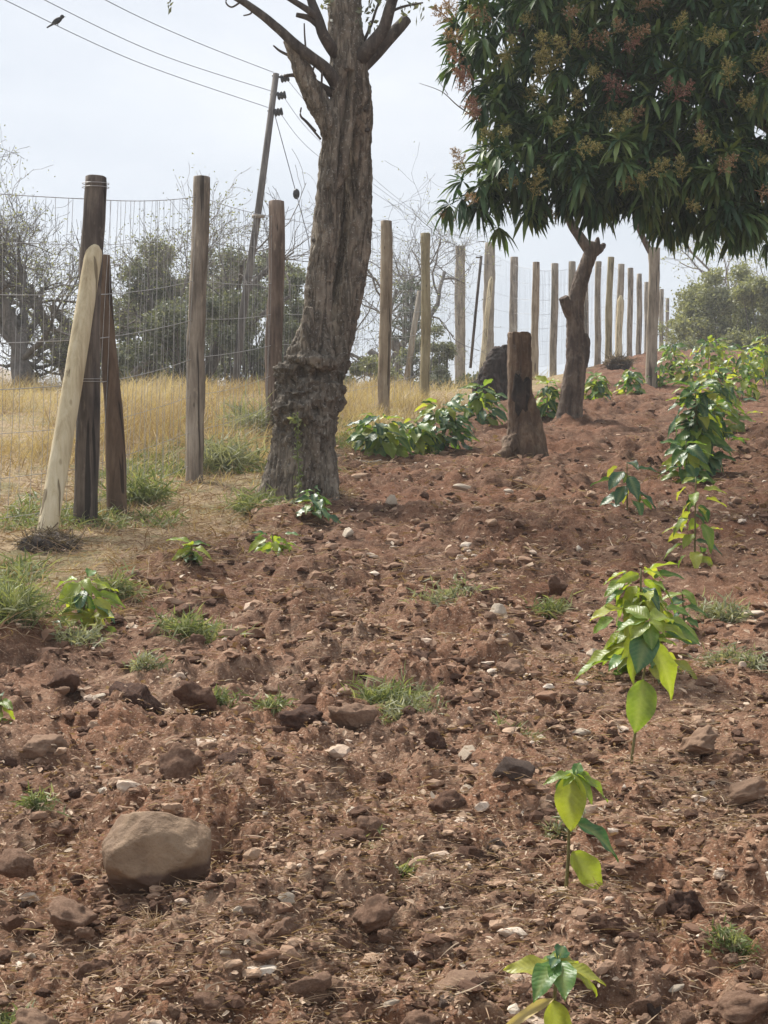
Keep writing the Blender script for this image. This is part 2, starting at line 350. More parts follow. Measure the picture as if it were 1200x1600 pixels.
def leaf_material(name, stops, trans=0.35, rough=0.4, spec=0.5, use='tone', tcol=1.35, vein=0.0):
    m, t, b, o = newmat(name)
    f = attr(t, 'tone') if use == 'tone' else objrand(t)
    n_ = noise(t, objco(t), 18 if use != 'tone' else 9, 3, 0.6)
    k = math_(t, 'ADD', math_(t, 'MULTIPLY', f, 0.8), math_(t, 'MULTIPLY', n_, 0.2))
    c = ramp(t, k, stops)
    bh = None
    if vein:
        sx = N(t, 'ShaderNodeSeparateXYZ'); t.links.new(objco(t), sx.inputs[0])
        ph = math_(t, 'SUBTRACT', sx.outputs['Y'], math_(t, 'MULTIPLY', math_(t, 'ABSOLUTE', sx.outputs['X']), 1.1))
        vn = math_(t, 'POWER', math_(t, 'ABSOLUTE', math_(t, 'SINE', math_(t, 'MULTIPLY', ph, 29.0))), 0.6); bh = vn
        c = mixc(t, math_(t, 'MULTIPLY', math_(t, 'SUBTRACT', 1.0, vn), 0.10), c, (0.40, 0.45, 0.17))
        n2 = noise(t, objco(t), 5, 5, 0.7); c = mixc(t, ramp(t, n2, [(0.60, (0, 0, 0)), (0.75, (0.55, 0.55, 0.55))]), c, (0.28, 0.23, 0.07))
        c = mixc(t, 0.45, c, ramp(t, noise(t, objco(t), 12, 4, 0.6), [(0.35, (0.6, 0.62, 0.6)), (0.6, (1, 1, 1))]), 'MULTIPLY')
        c = mixc(t, math_(t, 'MULTIPLY', attr(t, 'rib'), vein), c, (0.42, 0.46, 0.18))
    t.links.new(c, b.inputs['Base Color']); b.inputs['Roughness'].default_value = rough; b.inputs['Specular IOR Level'].default_value = spec
    if bh is not None: bump(t, b, math_(t, 'ADD', bh, noise(t, objco(t), 9, 4, .6)), 0.13, 0.010)
    tr = N(t, 'ShaderNodeBsdfTranslucent'); t.links.new(mixc(t, 1.0, c, (tcol, tcol, tcol * 0.45), 'MULTIPLY'), tr.inputs[0])
    ms = N(t, 'ShaderNodeMixShader', Fac=trans); t.links.new(b.outputs[0], ms.inputs[1]); t.links.new(tr.outputs[0], ms.inputs[2]); t.links.new(ms.outputs[0], o.inputs[0])
    return m
M_COFFEE = leaf_material('coffee_leaf', [(0.15, (0.035, 0.105, 0.040)), (0.45, (0.085, 0.185, 0.045)), (0.72, (0.17, 0.27, 0.040)), (0.95, (0.30, 0.36, 0.05))], 0.38, 0.42, 0.4, 'rand', 1.6, 0.35)
M_COFFEE_Y = leaf_material('young_coffee_leaf', [(0.1, (0.17, 0.25, 0.04)), (0.5, (0.28, 0.33, 0.04)), (0.9, (0.42, 0.42, 0.08))], 0.45, 0.42, 0.4, 'rand', 1.6, 0.3)
M_COFFEE_D = leaf_material('old_coffee_leaf', [(0.1, (0.028, 0.085, 0.042)), (0.5, (0.048, 0.125, 0.055)), (0.9, (0.10, 0.20, 0.06))], 0.25, 0.4, 0.45, 'rand', 1.5, 0.3)
M_DEADLEAF = leaf_material('dead_leaf', [(0.1, (0.50, 0.40, 0.20)), (0.9, (0.66, 0.56, 0.36))], 0.3, 0.7, 0.2, 'rand', 1.2)
M_MANGO = leaf_material('mango_leaf', [(0.1, (0.022, 0.056, 0.026)), (0.45, (0.056, 0.112, 0.040)), (0.72, (0.12, 0.185, 0.056)), (0.98, (0.22, 0.27, 0.085))], 0.18, 0.5, 0.4, 'tone', 1.5)
M_MANGO_O = leaf_material('mango_leaf_single', [(0.1, (0.022, 0.056, 0.026)), (0.45, (0.056, 0.112, 0.040)), (0.72, (0.12, 0.185, 0.056)), (0.98, (0.22, 0.27, 0.085))], 0.2, 0.48, 0.4, 'rand', 1.5)
M_BUSH = leaf_material('bush_leaf', [(0.1, (0.105, 0.116, 0.085)), (0.5, (0.185, 0.20, 0.142)), (0.9, (0.32, 0.33, 0.24))], 0.2, 0.6, 0.3)
M_BUSHPALE = leaf_material('pale_bush_leaf', [(0.1, (0.145, 0.155, 0.088)), (0.5, (0.245, 0.255, 0.15)), (0.9, (0.38, 0.385, 0.24))], 0.3, 0.6, 0.3)
M_CONIFER = leaf_material('needle', [(0.1, (0.055, 0.075, 0.056)), (0.5, (0.105, 0.13, 0.095)), (0.9, (0.18, 0.20, 0.15))], 0.15, 0.6, 0.3)
M_WEED = leaf_material('weed', [(0.1, (0.09, 0.12, 0.045)), (0.5, (0.175, 0.21, 0.09)), (0.9, (0.33, 0.34, 0.19))], 0.3, 0.6, 0.3)
M_WEEDGREY = leaf_material('grey_weed', [(0.1, (0.14, 0.155, 0.09)), (0.5, (0.25, 0.265, 0.165)), (0.9, (0.42, 0.42, 0.30))], 0.25, 0.7, 0.2)
M_DRY = leaf_material('dry_grass', [(0.05, (0.19, 0.12, 0.07)), (0.35, (0.37, 0.27, 0.165)), (0.65, (0.54, 0.425, 0.28)), (0.97, (0.64, 0.56, 0.42))], 0.25, 0.7, 0.2)
M_STRAW = leaf_material('straw', [(0.05, (0.15, 0.085, 0.055)), (0.45, (0.30, 0.195, 0.125)), (0.8, (0.46, 0.34, 0.23)), (0.97, (0.66, 0.56, 0.42))], 0.15, 0.8, 0.2)
M_LITTER = leaf_material('litter', [(0.1, (0.20, 0.12, 0.08)), (0.5, (0.36, 0.24, 0.165)), (0.8, (0.48, 0.36, 0.26)), (0.97, (0.66, 0.57, 0.46))], 0.1, 0.85, 0.2)
M_DARKWEED = leaf_material('dead_weed', [(0.05, (0.06, 0.044, 0.034)), (0.5, (0.15, 0.115, 0.085)), (0.95, (0.32, 0.25, 0.18))], 0.1, 0.8, 0.2)
M_PAN = [leaf_material('panicle_' + n, s, 0.2, 0.7, 0.2) for n, s in (
    ('yellow', [(0.1, (0.17, 0.165, 0.055)), (0.5, (0.33, 0.295, 0.11)), (0.9, (0.50, 0.44, 0.22))]),
    ('rust', [(0.1, (0.18, 0.11, 0.06)), (0.5, (0.36, 0.23, 0.13)), (0.9, (0.52, 0.38, 0.25))]),
    ('pink', [(0.1, (0.16, 0.08, 0.065)), (0.5, (0.34, 0.175, 0.14)), (0.9, (0.50, 0.32, 0.26))]))]
def plain(name, col, rough=0.6, metal=0.0):
    m, t, b, o = newmat(name); p = objco(t)
    t.links.new(mixc(t, ramp(t, noise(t, p, 30, 4), [(0.4, (0, 0, 0)), (0.65, (1, 1, 1))]), col, tuple(c * 0.7 for c in col)), b.inputs['Base Color'])
    b.inputs['Roughness'].default_value = rough; b.inputs['Metallic'].default_value = metal; return m
M_WIRE = plain('galvanised_wire', (0.42, 0.41, 0.40), 0.5, 0.3)
M_LINE = plain('power_line', (0.16, 0.16, 0.17), 0.6)
M_BLACK = plain('dark_ceramic', (0.03, 0.03, 0.035), 0.4)
M_BIRD = plain('feathers', (0.03, 0.03, 0.034), 0.7)
M_HILL = clod_material('hill', [(0.2, (0.24, 0.18, 0.13)), (0.5, (0.36, 0.28, 0.20)), (0.8, (0.44, 0.36, 0.27))], 0.05, True, 0.2, 0.0)

# ------------------------------------------------------------------ ground sheet
def build_ground():
    ys = np.concatenate([np.linspace(-60, 0.5, 30), np.linspace(0.8, 2.2, 14), np.geomspace(2.3, 26, 640), np.geomspace(26.4, 60, 60), np.geomspace(66, 600, 24)])
    us = np.concatenate([-np.geomspace(60, 0.38, 24), np.linspace(-0.365, 0.365, 560), np.geomspace(0.38, 60, 24)])
    Y, U = np.meshgrid(ys, us, indexing='ij'); X = np.clip(U * np.sqrt(Y * Y + 0.6), -600 + 0 * U, 600) + U * 1e-3
    x = X.ravel(); y = Y.ravel(); z = H(x, y)
    nr, nc = X.shape; i = np.arange(nr - 1)[:, None] * nc; j = np.arange(nc - 1)[None]
    f = np.stack([i + j, i + j + 1, i + nc + j + 1, i + nc + j], -1).reshape(-1, 4)
    me = np_mesh('ground', np.stack([x, y, z], 1), f, M_GROUND, True, {'soil': soilmask(x, y), 'moist': np.clip(sstep(4.6, 8.0, y + 2.2 * fbm2(x * .7, y * .5, 3, 81)) * .85 + .5 * sstep(.05, .4, fbm2(x * 1.6, y * 1.1, 4, 82)), 0, 1)})
    tag(obj('ground', me), 'tilled red brown soil rising uphill beside dry grass', None, None, 'structure')
build_ground()
def build_haze(density):
    x0, x1, y0, y1, z0, z1 = -615, 615, -75, 615, -16, 26
    v = [(x, y, z) for z in (z0, z1) for y in (y0, y1) for x in (x0, x1)]; f = np.array([[0, 2, 3, 1], [4, 5, 7, 6], [0, 1, 5, 4], [2, 6, 7, 3], [0, 4, 6, 2], [1, 3, 7, 5]])
    m = bpy.data.materials.new('haze'); m.use_nodes = True; t = m.node_tree; t.nodes.clear(); o = N(t, 'ShaderNodeOutputMaterial'); p = N(t, 'ShaderNodeVolumePrincipled')
    p.inputs['Color'].default_value = (0.92, 0.94, 0.97, 1); p.inputs['Density'].default_value = density; p.inputs['Anisotropy'].default_value = 0.3; t.links.new(p.outputs[0], o.inputs['Volume'])
    tag(obj('haze', np_mesh('haze', v, f, m, False)), 'pale damp haze softening the far bushes', None, None, 'stuff')
build_haze(0.0017)
def hill(name, cx, cy, rx, ry, h, seed, label):
    n = 70; a = np.linspace(-1, 1, n); X, Yy = np.meshgrid(a, a); r2 = X ** 2 + Yy ** 2
    z = h * np.exp(-2.6 * r2) * (1 + 0.25 * fbm2(X * 3 + seed, Yy * 3, 4, seed)) - 4; x = cx + X * rx; y = cy + Yy * ry
    i = np.arange(n - 1)[:, None] * n; j = np.arange(n - 1)[None]; f = np.stack([i + j, i + j + 1, i + n + j + 1, i + n + j], -1).reshape(-1, 4)
    tag(obj(name, np_mesh(name, np.stack([x.ravel(), y.ravel(), z.ravel()], 1), f, M_HILL, True, {'tone': np.full(n * n, .5)})), label, None, None, 'structure')
hill('hill', -55, 170, 85, 45, 21, 3, 'pale dry hillside seen far behind the bare tree')

# ------------------------------------------------------------------ scattering on the soil
rng = np.random.default_rng(7)
def sample(n, ymin, ymax, umax=0.36, power=1.0):
    """random spots, denser near the viewer the way a hillside field is seen"""
    inv = rng.uniform(1 / ymax, 1 / ymin, n); y = 1 / inv; u = rng.uniform(-umax, umax, n); return u * y, y
def rotz(a):
    c, s = np.cos(a), np.sin(a); R = np.zeros((len(a), 3, 3)); R[:, 0, 0] = c; R[:, 0, 1] = -s; R[:, 1, 0] = s; R[:, 1, 1] = c; R[:, 2, 2] = 1; return R
def crumbs():
    mb = MB()
    for lvl, n, smin, smax, seed0 in ((1, 17000, 0.003, 0.012, 100), (2, 2200, 0.012, 0.030, 200), (1, 7000, 0.009, 0.034, 300)):
        x, y = sample(n, 2.35, 24 if lvl == 1 else 15, .33)
        keep = (soilmask(x, y) > 0.35 + 0.4 * rng.random(n)) & (rng.random(n) < 0.25 + 1.1 * vn2(x * 1.3, y * 1.1, 61)); x = x[keep]; y = y[keep]; n = len(x)
        s = smin * (smax / smin) ** (rng.random(n) ** (1.5 if seed0 < 300 else 2.2)) * np.clip(y / 4, 0.8, 2.2) ** 0.7
        z = H(x, y) + s * (0.35 if seed0 < 300 else .12); tone = np.where(rng.random(n) < (0.09 if seed0 < 300 else .015), rng.uniform(0.8, 1.0, n), rng.uniform(0, 0.72 if seed0 < 300 else .55, n))
        for k in range(10):
            v, f = rock(lvl, seed0 + k, 8, 0.45, 0.6 if lvl == 1 else .5); idx = np.arange(k, n, 10)
            sc = s[idx, None] * np.stack([rng.uniform(.8, 1.5, len(idx)), rng.uniform(.7, 1.1, len(idx)), rng.uniform(.4, .8, len(idx))], 1)
            vv = np.einsum('nij,nkj->nki', rotz(rng.uniform(0, 6.28, len(idx))), v[None] * sc[:, None]) + np.stack([x[idx], y[idx], z[idx]], 1)[:, None]
            ff = (f[None] + (np.arange(len(idx)) * len(v))[:, None, None]).reshape(-1, 3)
            mb.add(vv.reshape(-1, 3), ff, None, np.repeat(tone[idx], len(v)))
    o = mb.build('gravel', M_GRAVEL, None, False); tag(o, 'loose soil crumbs and pale stone chips strewn over the tilled ground', None, None, 'stuff')
crumbs()

def strips(base, d, L, wdt, bend, segs=3, tip=True, lift=None):
    """N curved blades: base (N,3), direction d (N,3), length, width, bend vector (N,3) added with t^2"""
    n = len(base); t = np.linspace(0, 1, segs + 1)
    P = base[:, None] + d[:, None] * (L[:, None] * t)[:, :, None] + bend[:, None] * (L[:, None] * t ** 2)[:, :, None]
    side = np.cross(d, rng.normal(size=(n, 3))); side /= np.linalg.norm(side, axis=1)[:, None] + 1e-9
    wv = (np.sqrt(np.clip(1 - t ** 2, 0, 1)) * 0.9 + 0.1) if tip else np.ones(segs + 1)
    A = P - side[:, None] * (wdt[:, None] * wv / 2)[:, :, None]; B = P + side[:, None] * (wdt[:, None] * wv / 2)[:, :, None]
    V = np.stack([A, B], 2).reshape(-1, 3); m = 2 * (segs + 1)
    f = np.array([[2 * i, 2 * i + 1, 2 * i + 3, 2 * i + 2] for i in range(segs)])
    return V, (f[None] + (np.arange(n) * m)[:, None, None]).reshape(-1, 4), m
def nrm(a): return a / (np.linalg.norm(a, axis=-1, keepdims=True) + 1e-9)

def straw():
    n = 60000; x, y = sample(n, 2.4, 21); dens = vn2(x * 1.1, y * 0.8, 90) * 0.75 + 0.35 * vn2(x * 3.5, y * 3, 91)
    keep = (rng.random(n) < np.clip((dens - 0.36) * 2.4, 0.05, 1)) & (soilmask(x, y) > 0.2); x = x[keep]; y = y[keep]; n = len(x)
    a = rng.uniform(0, 6.28, n); d = np.stack([np.cos(a), np.sin(a), rng.uniform(-0.05, 0.35, n)], 1); L = 0.014 * 5.5 ** (rng.random(n) ** 1.5) * np.clip(y / 4.5, .85, 2.2)
    bend = np.stack([rng.normal(0, .3, n), rng.normal(0, .3, n), rng.normal(-.18, .18, n)], 1)
    V, f, m = strips(np.stack([x, y, H(x, y) + 0.010 + 0.022 * rng.random(n)], 1), d, L, rng.uniform(0.001, 0.0034, n) * np.clip(y / 5, .8, 2), bend, 4)
    o = obj('straw', np_mesh('straw', V, f, M_STRAW, False, {'tone': np.repeat(rng.random(n), m)})); tag(o, 'pale dry straw and roots strewn over the red soil', None, None, 'stuff')
straw()
def litter():
    n = 36000; x, y = sample(n, 2.4, 20); dens = vn2(x * 1.4 + 5, y * 1.0, 94) * .7 + .4 * vn2(x * 5, y * 4, 95)
    keep = (rng.random(n) < np.clip((dens - .34) * 2.6, .06, 1)) & (soilmask(x, y) > .25); x = x[keep]; y = y[keep]; n = len(x)
    s_ = .0035 * 4.0 ** (rng.random(n) ** 1.6) * np.clip(y / 4, .85, 2.4); a = rng.uniform(0, 6.28, n); tilt = rng.normal(0, .45, n)
    d = nrm(np.stack([np.cos(a), np.sin(a), tilt], 1)); e_ = nrm(np.cross(d, np.stack([rng.normal(0, .4, n), rng.normal(0, .4, n), np.ones(n)], 1)))
    base = np.stack([x, y, H(x, y) + .005 + s_ * .35 + .018 * rng.random(n)], 1); up = nrm(np.cross(e_, d)); wv = rng.uniform(.25, .8, n)
    q = [(-1, 0, 0), (-.35, 1, .22), (.45, .8, .1), (1, 0, -.1), (.3, -.9, .2), (-.5, -.8, .0)]
    V = np.stack([base + d * (s_ * (u + rng.normal(0, .15, n)))[:, None] + e_ * (s_ * wv * (v_ + rng.normal(0, .15, n)))[:, None] + up * (s_ * z_)[:, None] for u, v_, z_ in q], 1).reshape(-1, 3)
    f = np.array([[0, 1, 2, 3], [0, 3, 4, 5]]); f = (f[None] + (np.arange(n) * 6)[:, None, None]).reshape(-1, 4)
    o = obj('litter', np_mesh('litter', V, f, M_LITTER, False, {'tone': np.repeat(rng.random(n), 6)})); tag(o, 'fine tan and pinkish plant litter scattered over the tilled soil', None, None, 'stuff')
litter()

def dry_grass():
    # tall golden grass behind and between the fence posts
    n = 80000; y = rng.uniform(7.0, 24.5, n) ** 1.0; xb = np.interp(y, XB_Y, XB_X); x = xb - 0.1 - rng.random(n) ** 1.3 * (xb + 0.33 * y)
    tall = sstep(10.5, 14.5, y + 1.4 * fbm2(x * .5, y * .5, 3, 41)) ; near = sstep(0.0, 1.0, xb - x)
    dens = (0.16 + 0.84 * tall) * (0.25 + 0.75 * near) * np.clip(3.4 * (.7 * vn2(x * 1.3, y * 0.7, 42) + .3 * vn2(x * 4, y * 3, 49)) - 1.15, .04, 1)
    keep = rng.random(n) < dens; x, y, tall = x[keep], y[keep], tall[keep]; n = len(x)
    h = (0.08 + 0.17 * tall) * rng.uniform(.45, 1.35, n) * (.55 + .95 * vn2(x * 2.2, y * 1.4, 48))
    d = nrm(np.stack([rng.normal(0, .32, n), rng.normal(0, .32, n), np.ones(n)], 1)); bend = np.stack([rng.normal(.1, .35, n), rng.normal(0, .35, n), -rng.uniform(0, .35, n)], 1)
    V, f, m = strips(np.stack([x, y, H(x, y) - 0.01], 1), d, h, rng.uniform(.003, .008, n), bend, 3)
    tone = np.clip(0.12 + 0.5 * rng.random(n) + 0.9 * (vn2(x * 1.1, y * .6, 43) * .6 + vn2(x * 4, y * 3, 44) * .4 - .5) + .12, 0, 1)
    o = obj('dry_grass', np_mesh('dry_grass', V, f, M_DRY, False, {'tone': np.repeat(tone, m)})); tag(o, 'golden dry grass growing below and beyond the wire fence', None, None, 'stuff')
    # short mixed litter and matted stems in the verge beside the field
    n = 22000; y = rng.uniform(5.6, 15.5, n); xb = np.interp(y, XB_Y, XB_X); x = xb + 0.45 - rng.random(n) * np.minimum(2.4, xb + 0.45 + 0.33 * y)
    keep = rng.random(n) < (0.2 + 0.9 * vn2(x * 2, y * 1.5, 46)); x, y = x[keep], y[keep]; n = len(x)
    d = nrm(np.stack([rng.normal(0, 1, n), rng.normal(0, 1, n), rng.uniform(.05, .9, n)], 1)); bend = np.stack([rng.normal(0, .4, n), rng.normal(0, .4, n), -rng.uniform(0, .6, n)], 1)
    V, f, m = strips(np.stack([x, y, H(x, y)], 1), d, rng.uniform(.05, .17, n), rng.uniform(.002, .006, n), bend, 3)
    o = obj('dead_stems', np_mesh('dead_stems', V, f, M_STRAW, False, {'tone': np.repeat(np.clip(rng.random(n) * .8 + .1, 0, 1), m)})); tag(o, 'matted dead stems on the verge between fence and field', None, None, 'stuff')
    # low green cover on the verge
    n = 26000; y = rng.uniform(6.0, 16, n); xb = np.interp(y, XB_Y, XB_X); x = xb + 0.3 - rng.random(n) * np.minimum(1.9, xb + .3 + .3 * y)
    keep = rng.random(n) < sstep(0.42, 0.62, vn2(x * 1.5 + 3, y * 1.1, 47)); x, y = x[keep], y[keep]; n = len(x)
    d = nrm(np.stack([rng.normal(0, .7, n), rng.normal(0, .7, n), np.ones(n)], 1)); bend = np.stack([rng.normal(0, .4, n), rng.normal(0, .4, n), -rng.uniform(.1, .6, n)], 1)
    V, f, m = strips(np.stack([x, y, H(x, y)], 1), d, rng.uniform(.05, .15, n), rng.uniform(.005, .012, n), bend, 3)
    o = obj('undergrowth', np_mesh('undergrowth', V, f, M_WEED, False, {'tone': np.repeat(np.clip(rng.random(n), 0, 1), m)})); tag(o, 'low green weeds creeping over the verge below the fence', None, None, 'stuff')
dry_grass()

# ------------------------------------------------------------------ fence
def post_mb(top, bot, r, n=18, rings=26, seed=0, taper=0.92, wob=0.013, roundtop=False):
    top = np.asarray(top, float); bot = np.asarray(bot, float); t = np.linspace(0, 1, rings)
    rg = np.random.default_rng(seed); P = bot + (top - bot) * t[:, None]; na = .09 if roundtop else .2
    L = np.linalg.norm(top - bot)
    P[:, 0] += wob * np.sin(t * 5 + seed) * np.sin(t * math.pi); R = r * (1 + (taper - 1) * t) * (1 + 0.05 * (vn2(t * 6, t * 0 + seed, 3) - .5))
    if roundtop: R = R * np.where(t > .93, np.sqrt(np.clip(1 - ((t - .93) / .075) ** 2, 0.02, 1)), 1)
    v, f4, f3 = tube_np(np.concatenate([P, [top + (top - bot) / L * r * .05]]), np.concatenate([R, [R[-1] * .93]]), n)
    k = v.copy(); d = na * r * fbm3(k * np.array([1, 1, .25]) + seed, 14, 4, seed)
    c = np.concatenate([np.repeat(np.concatenate([P, [top]]), n, axis=0), bot[None], top[None]])
    off = v - c; off[:, 2] = 0; v = v + nrm(off) * d[:, None]
    m = MB(); m.add(v, f3, f4, 0.5); return m
POSTS = [ # top px, top py, bottom px, bottom py, width px, wood
 (150, 277, 131, 822, 38, 'black'), (315.5, 277, 303, 752, 29, 'brown'), (432, 315, 429, 692, 27, 'red'),
 (603.5, 346, 600, 650, 20, 'tan'), (665, 365, 663.5, 626, 16, 'green'), (719.5, 385, 718, 609, 17, 'grey'),
 (766, 380, 762, 597, 18, 'grey'), (803.5, 402, 802, 590, 13, 'brown'), (837.5, 410, 836, 583, 12.5, 'tan'), (867, 412, 864.5, 579, 12, 'grey'),
 (894, 409, 891, 574, 12, 'grey'), (915, 416, 913, 569, 11, 'grey'), (935, 409, 933, 566, 11, 'grey'), (954.5, 402, 950, 563, 11, 'green'),
 (971, 413, 966, 562, 11, 'grey'), (985, 419, 984, 559, 9.5, 'grey'), (999, 428, 998, 557, 9, 'grey'), (1010.5, 441, 1010, 553, 8.5, 'grey'),
 (1034, 452, 1033, 546, 7.5, 'grey'), (1043, 466, 1042.5, 545, 6, 'grey')]
fence = thing('wire_fence', G(600, 650), 'tall wire game fence on round wooden posts running uphill from the braced corner post', 'fence')
PB = []; PT = []
POST_LABELS = {0: 'blackened corner post with two braces', 1: 'brown post with pale streaks', 2: 'reddish brown post partly behind the tree', 3: 'tan post right of the tree'}
for i, (tx, ty, bx, by, wd, wood) in enumerate(POSTS):
    g = G(bx, by); Y = g[1]
    if i >= 8: Y = 2.02 * F / (by - ty); 
    bot = W(bx, by, Y); zt = float(gz(bot[0], bot[1])); top = W(tx, ty, Y)
    r = wd / F * Y / 2
    b2_ = bot + (bot - top) / np.linalg.norm(bot - top) * (0.25 + max(0, bot[2] - zt))
    o = post_mb(top, b2_, r, 18 if i < 8 else 10, 40 if i < 8 else 10, i + 1).build('fence_post', WOODS[wood], fence)
    if i in POST_LABELS: o['label'] = POST_LABELS[i]
    PB.append(bot); PT.append(top)
# out-of-frame neighbour at the left, carries the wires that leave the picture
gL = G(-330, 890); gL = np.array([gL[0], gL[1], gL[2]])
post_mb(gL + [0, 0, 2.1], gL - [0, 0, .3], .07, seed=60).build('fence_post', WOODS['brown'], fence)
# braces of the corner post
o = post_mb(W(150, 376, 8.97), W(72, 842, 8.55), 15.5 / F * 8.8, 20, 44, 31, 0.93, 0.004, True).build('brace_pole', WOODS['pale'], fence); o['label'] = 'pale peeled brace pole leaning on the corner post'
o = post_mb(W(163, 400, 9.45), W(184, 818, 9.35), 17 / F * 9.4, 18, 36, 32, 0.55).build('brace_pole', WOODS['darkbrown'], fence); o['label'] = 'dark brown brace pole behind the corner post'
o = post_mb(W(768, 432, G(762, 597)[1] - .25), W(751, 590, G(762, 597)[1] - .5), 8 / F * 23, 14, 20, 33, 0.95, roundtop=True).build('brace_pole', WOODS['pale'], fence); o['label'] = 'pale brace pole by the middle posts'
Y15 = PB[14][1]
o = post_mb(W(970, 462, Y15 - .2), W(966, 575, Y15 - .35), 5.5 / F * Y15, 12, 16, 34, 0.95, roundtop=True).build('brace_pole', WOODS['pale'], fence); o['label'] = 'short pale brace pole among the far posts'
# binding wires round the corner post
for py in (287, 293, 592, 596):
    c = PB[0] + (PT[0] - PB[0]) * (822 - py) / (822 - 277); th = np.linspace(0, 2 * math.pi, 25); rr = 20.3 / F * 9.1
    MB().tube(np.stack([c[0] + rr * np.cos(th), c[1] + rr * np.sin(th), c[2] + .006 * np.sin(th)], 1), 0.0022, 5, False).build('binding_wire', M_WIRE, fence)
HW = [1.98, 1.70, 1.40, 1.13, 0.86, 0.60, 0.35, 0.12]
chain = [(gL, gL + np.array([0, 0, 2.1]))] + list(zip(PB, PT))
mesh_mb = MB(); rw = random.Random(4)
NB = [28, 27, 26, 26, 24, 22, 20, 20, 18, 16, 14, 12, 12, 10, 10, 8, 8, 8, 8, 6, 6]
for hi, h in enumerate(HW):
    pts = []
    for bi in range(len(chain) - 1):
        (b0, t0), (b1_, t1) = chain[bi], chain[bi + 1]
        f0 = h / 2.1; a = b0 + (t0 - b0) * f0; c = b1_ + (t1 - b1_) * f0
        a = a + np.array([-.02, .06, 0]); c = c + np.array([-.02, .06, 0])
        sag = .02 if hi == 0 else rw.uniform(.005, .03)
        for k in range(8):
            t = k / 8; q = a + (c - a) * t; q[2] -= sag * 4 * t * (1 - t); pts.append(q)
    pts.append(c)
    if hi in (0, 2, 3, 4): pass
    MB().tube(np.array(pts), [0.0026 if hi in (0, 2, 3, 4) else 0.0017] * len(pts), 5, False).build('line_wire', M_WIRE, fence)
for bi in range(len(chain) - 1):
    (b0, t0), (b1_, t1) = chain[bi], chain[bi + 1]; n = NB[bi]
    for k in range(1, n):
        t = (k + rw.uniform(-.15, .15)) / n; a = b0 + (b1_ - b0) * t; c = t0 + (t1 - t0) * t; ph = rw.uniform(0, 6)
        kk = np.linspace(0.06, 1.98 / 2.1, 9); P = a + (c - a) * kk[:, None] + np.array([-.02, .065, 0])
        P[:, 0] += 0.012 * np.sin(kk * 5 + ph) + rw.uniform(-.01, .01) * kk; P[:, 2] -= .02 * 4 * t * (1 - t)
        mesh_mb.tube(P, 0.0014, 4, False)
o = mesh_mb.build('wire_mesh', M_WIRE, fence); o['kind'] = 'stuff'

# grey post that stands in front of the far fence, with a forked stay
pg = G(1018, 602); t_ = thing('wooden_post', pg, 'thick grey post standing alone before the far fence posts, under the mango crown', 'post')
post_mb(W(1022, 388, pg[1]), W(1018, 625, pg[1]), 9.5 / F * pg[1], 18, 30, 41, .9).build('post', WOODS['grey'], t_)
MB().tube(spline([W(1020, 400, pg[1]), W(1008, 378, pg[1]), W(996, 352, pg[1] - .1), W(988, 320, pg[1] - .2)], 10), np.linspace(.05, .03, 10), 8).build('forked_stay', M_PRUNED, t_)

# ------------------------------------------------------------------ woody bodies fused into one skin
def fused(name, tubes, balls, mat, parent, voxel, amp=0.02, freq=(9, 9, 2.2), seed=0, extra=0.006, sculpt=None):
    mb = MB()
    for P, R in tubes: mb.tube(P, R, 20)
    for c, r in balls:
        v, f = ico(3); mb.add(v * np.asarray(r) + c, f)
    me = mb.mesh(name + '_raw', None); o = obj(name + '_raw', me)
    md = o.modifiers.new('r', 'REMESH'); md.mode = 'VOXEL'; md.voxel_size = voxel
    dg = bpy.context.evaluated_depsgraph_get(); m2 = bpy.data.meshes.new_from_object(o.evaluated_get(dg))
    bpy.data.objects.remove(o); n = len(m2.vertices); v = np.zeros(n * 3, np.float32); m2.vertices.foreach_get('co', v); v = v.reshape(-1, 3).astype(float)
    nv = np.zeros(n * 3, np.float32); m2.vertices.foreach_get('normal', nv); nv = nv.reshape(-1, 3)
    d = amp * fbm3(v * np.array(freq), 1.0, 4, seed) + extra * fbm3(v, 32, 4, seed + 9) - amp * .7 * np.clip(1 - np.abs(fbm3(v * np.array(freq) * np.array([1.6, 1.6, .7]), 1.0, 3, seed + 20)) * 7, 0, 1)
    tone = np.zeros(n)
    if sculpt: d, tone = sculpt(v, nv, d)
    v = v + nv * d[:, None] - np.array(parent_origin(parent))
    m2.vertices.foreach_set('co', v.astype(np.float32).ravel()); m2.polygons.foreach_set('use_smooth', np.full(len(m2.polygons), True))
    at = m2.attributes.new('burl', 'FLOAT', 'POINT'); at.data.foreach_set('value', tone.astype(np.float32)); m2.materials.clear(); m2.materials.append(mat); m2.update(); m2.name = name
    return obj(name, m2, parent)
def pxtube(pts, Y, n=None):
    """[(px, py, radius px, depth offset)] -> world polyline and radii"""
    a = [(*W(p[0], p[1], Y + (p[3] if len(p) > 3 else 0)), p[2] / F * Y) for p in pts]; s = spline(a, n or len(a) * 5); return s[:, :3], np.clip(s[:, 3], 0.002, None)
TY = 10.35
tree = thing('old_tree', G(470, 792), 'gnarled two-stemmed tree with a swollen burl at its base and broken upper limbs', 'tree')
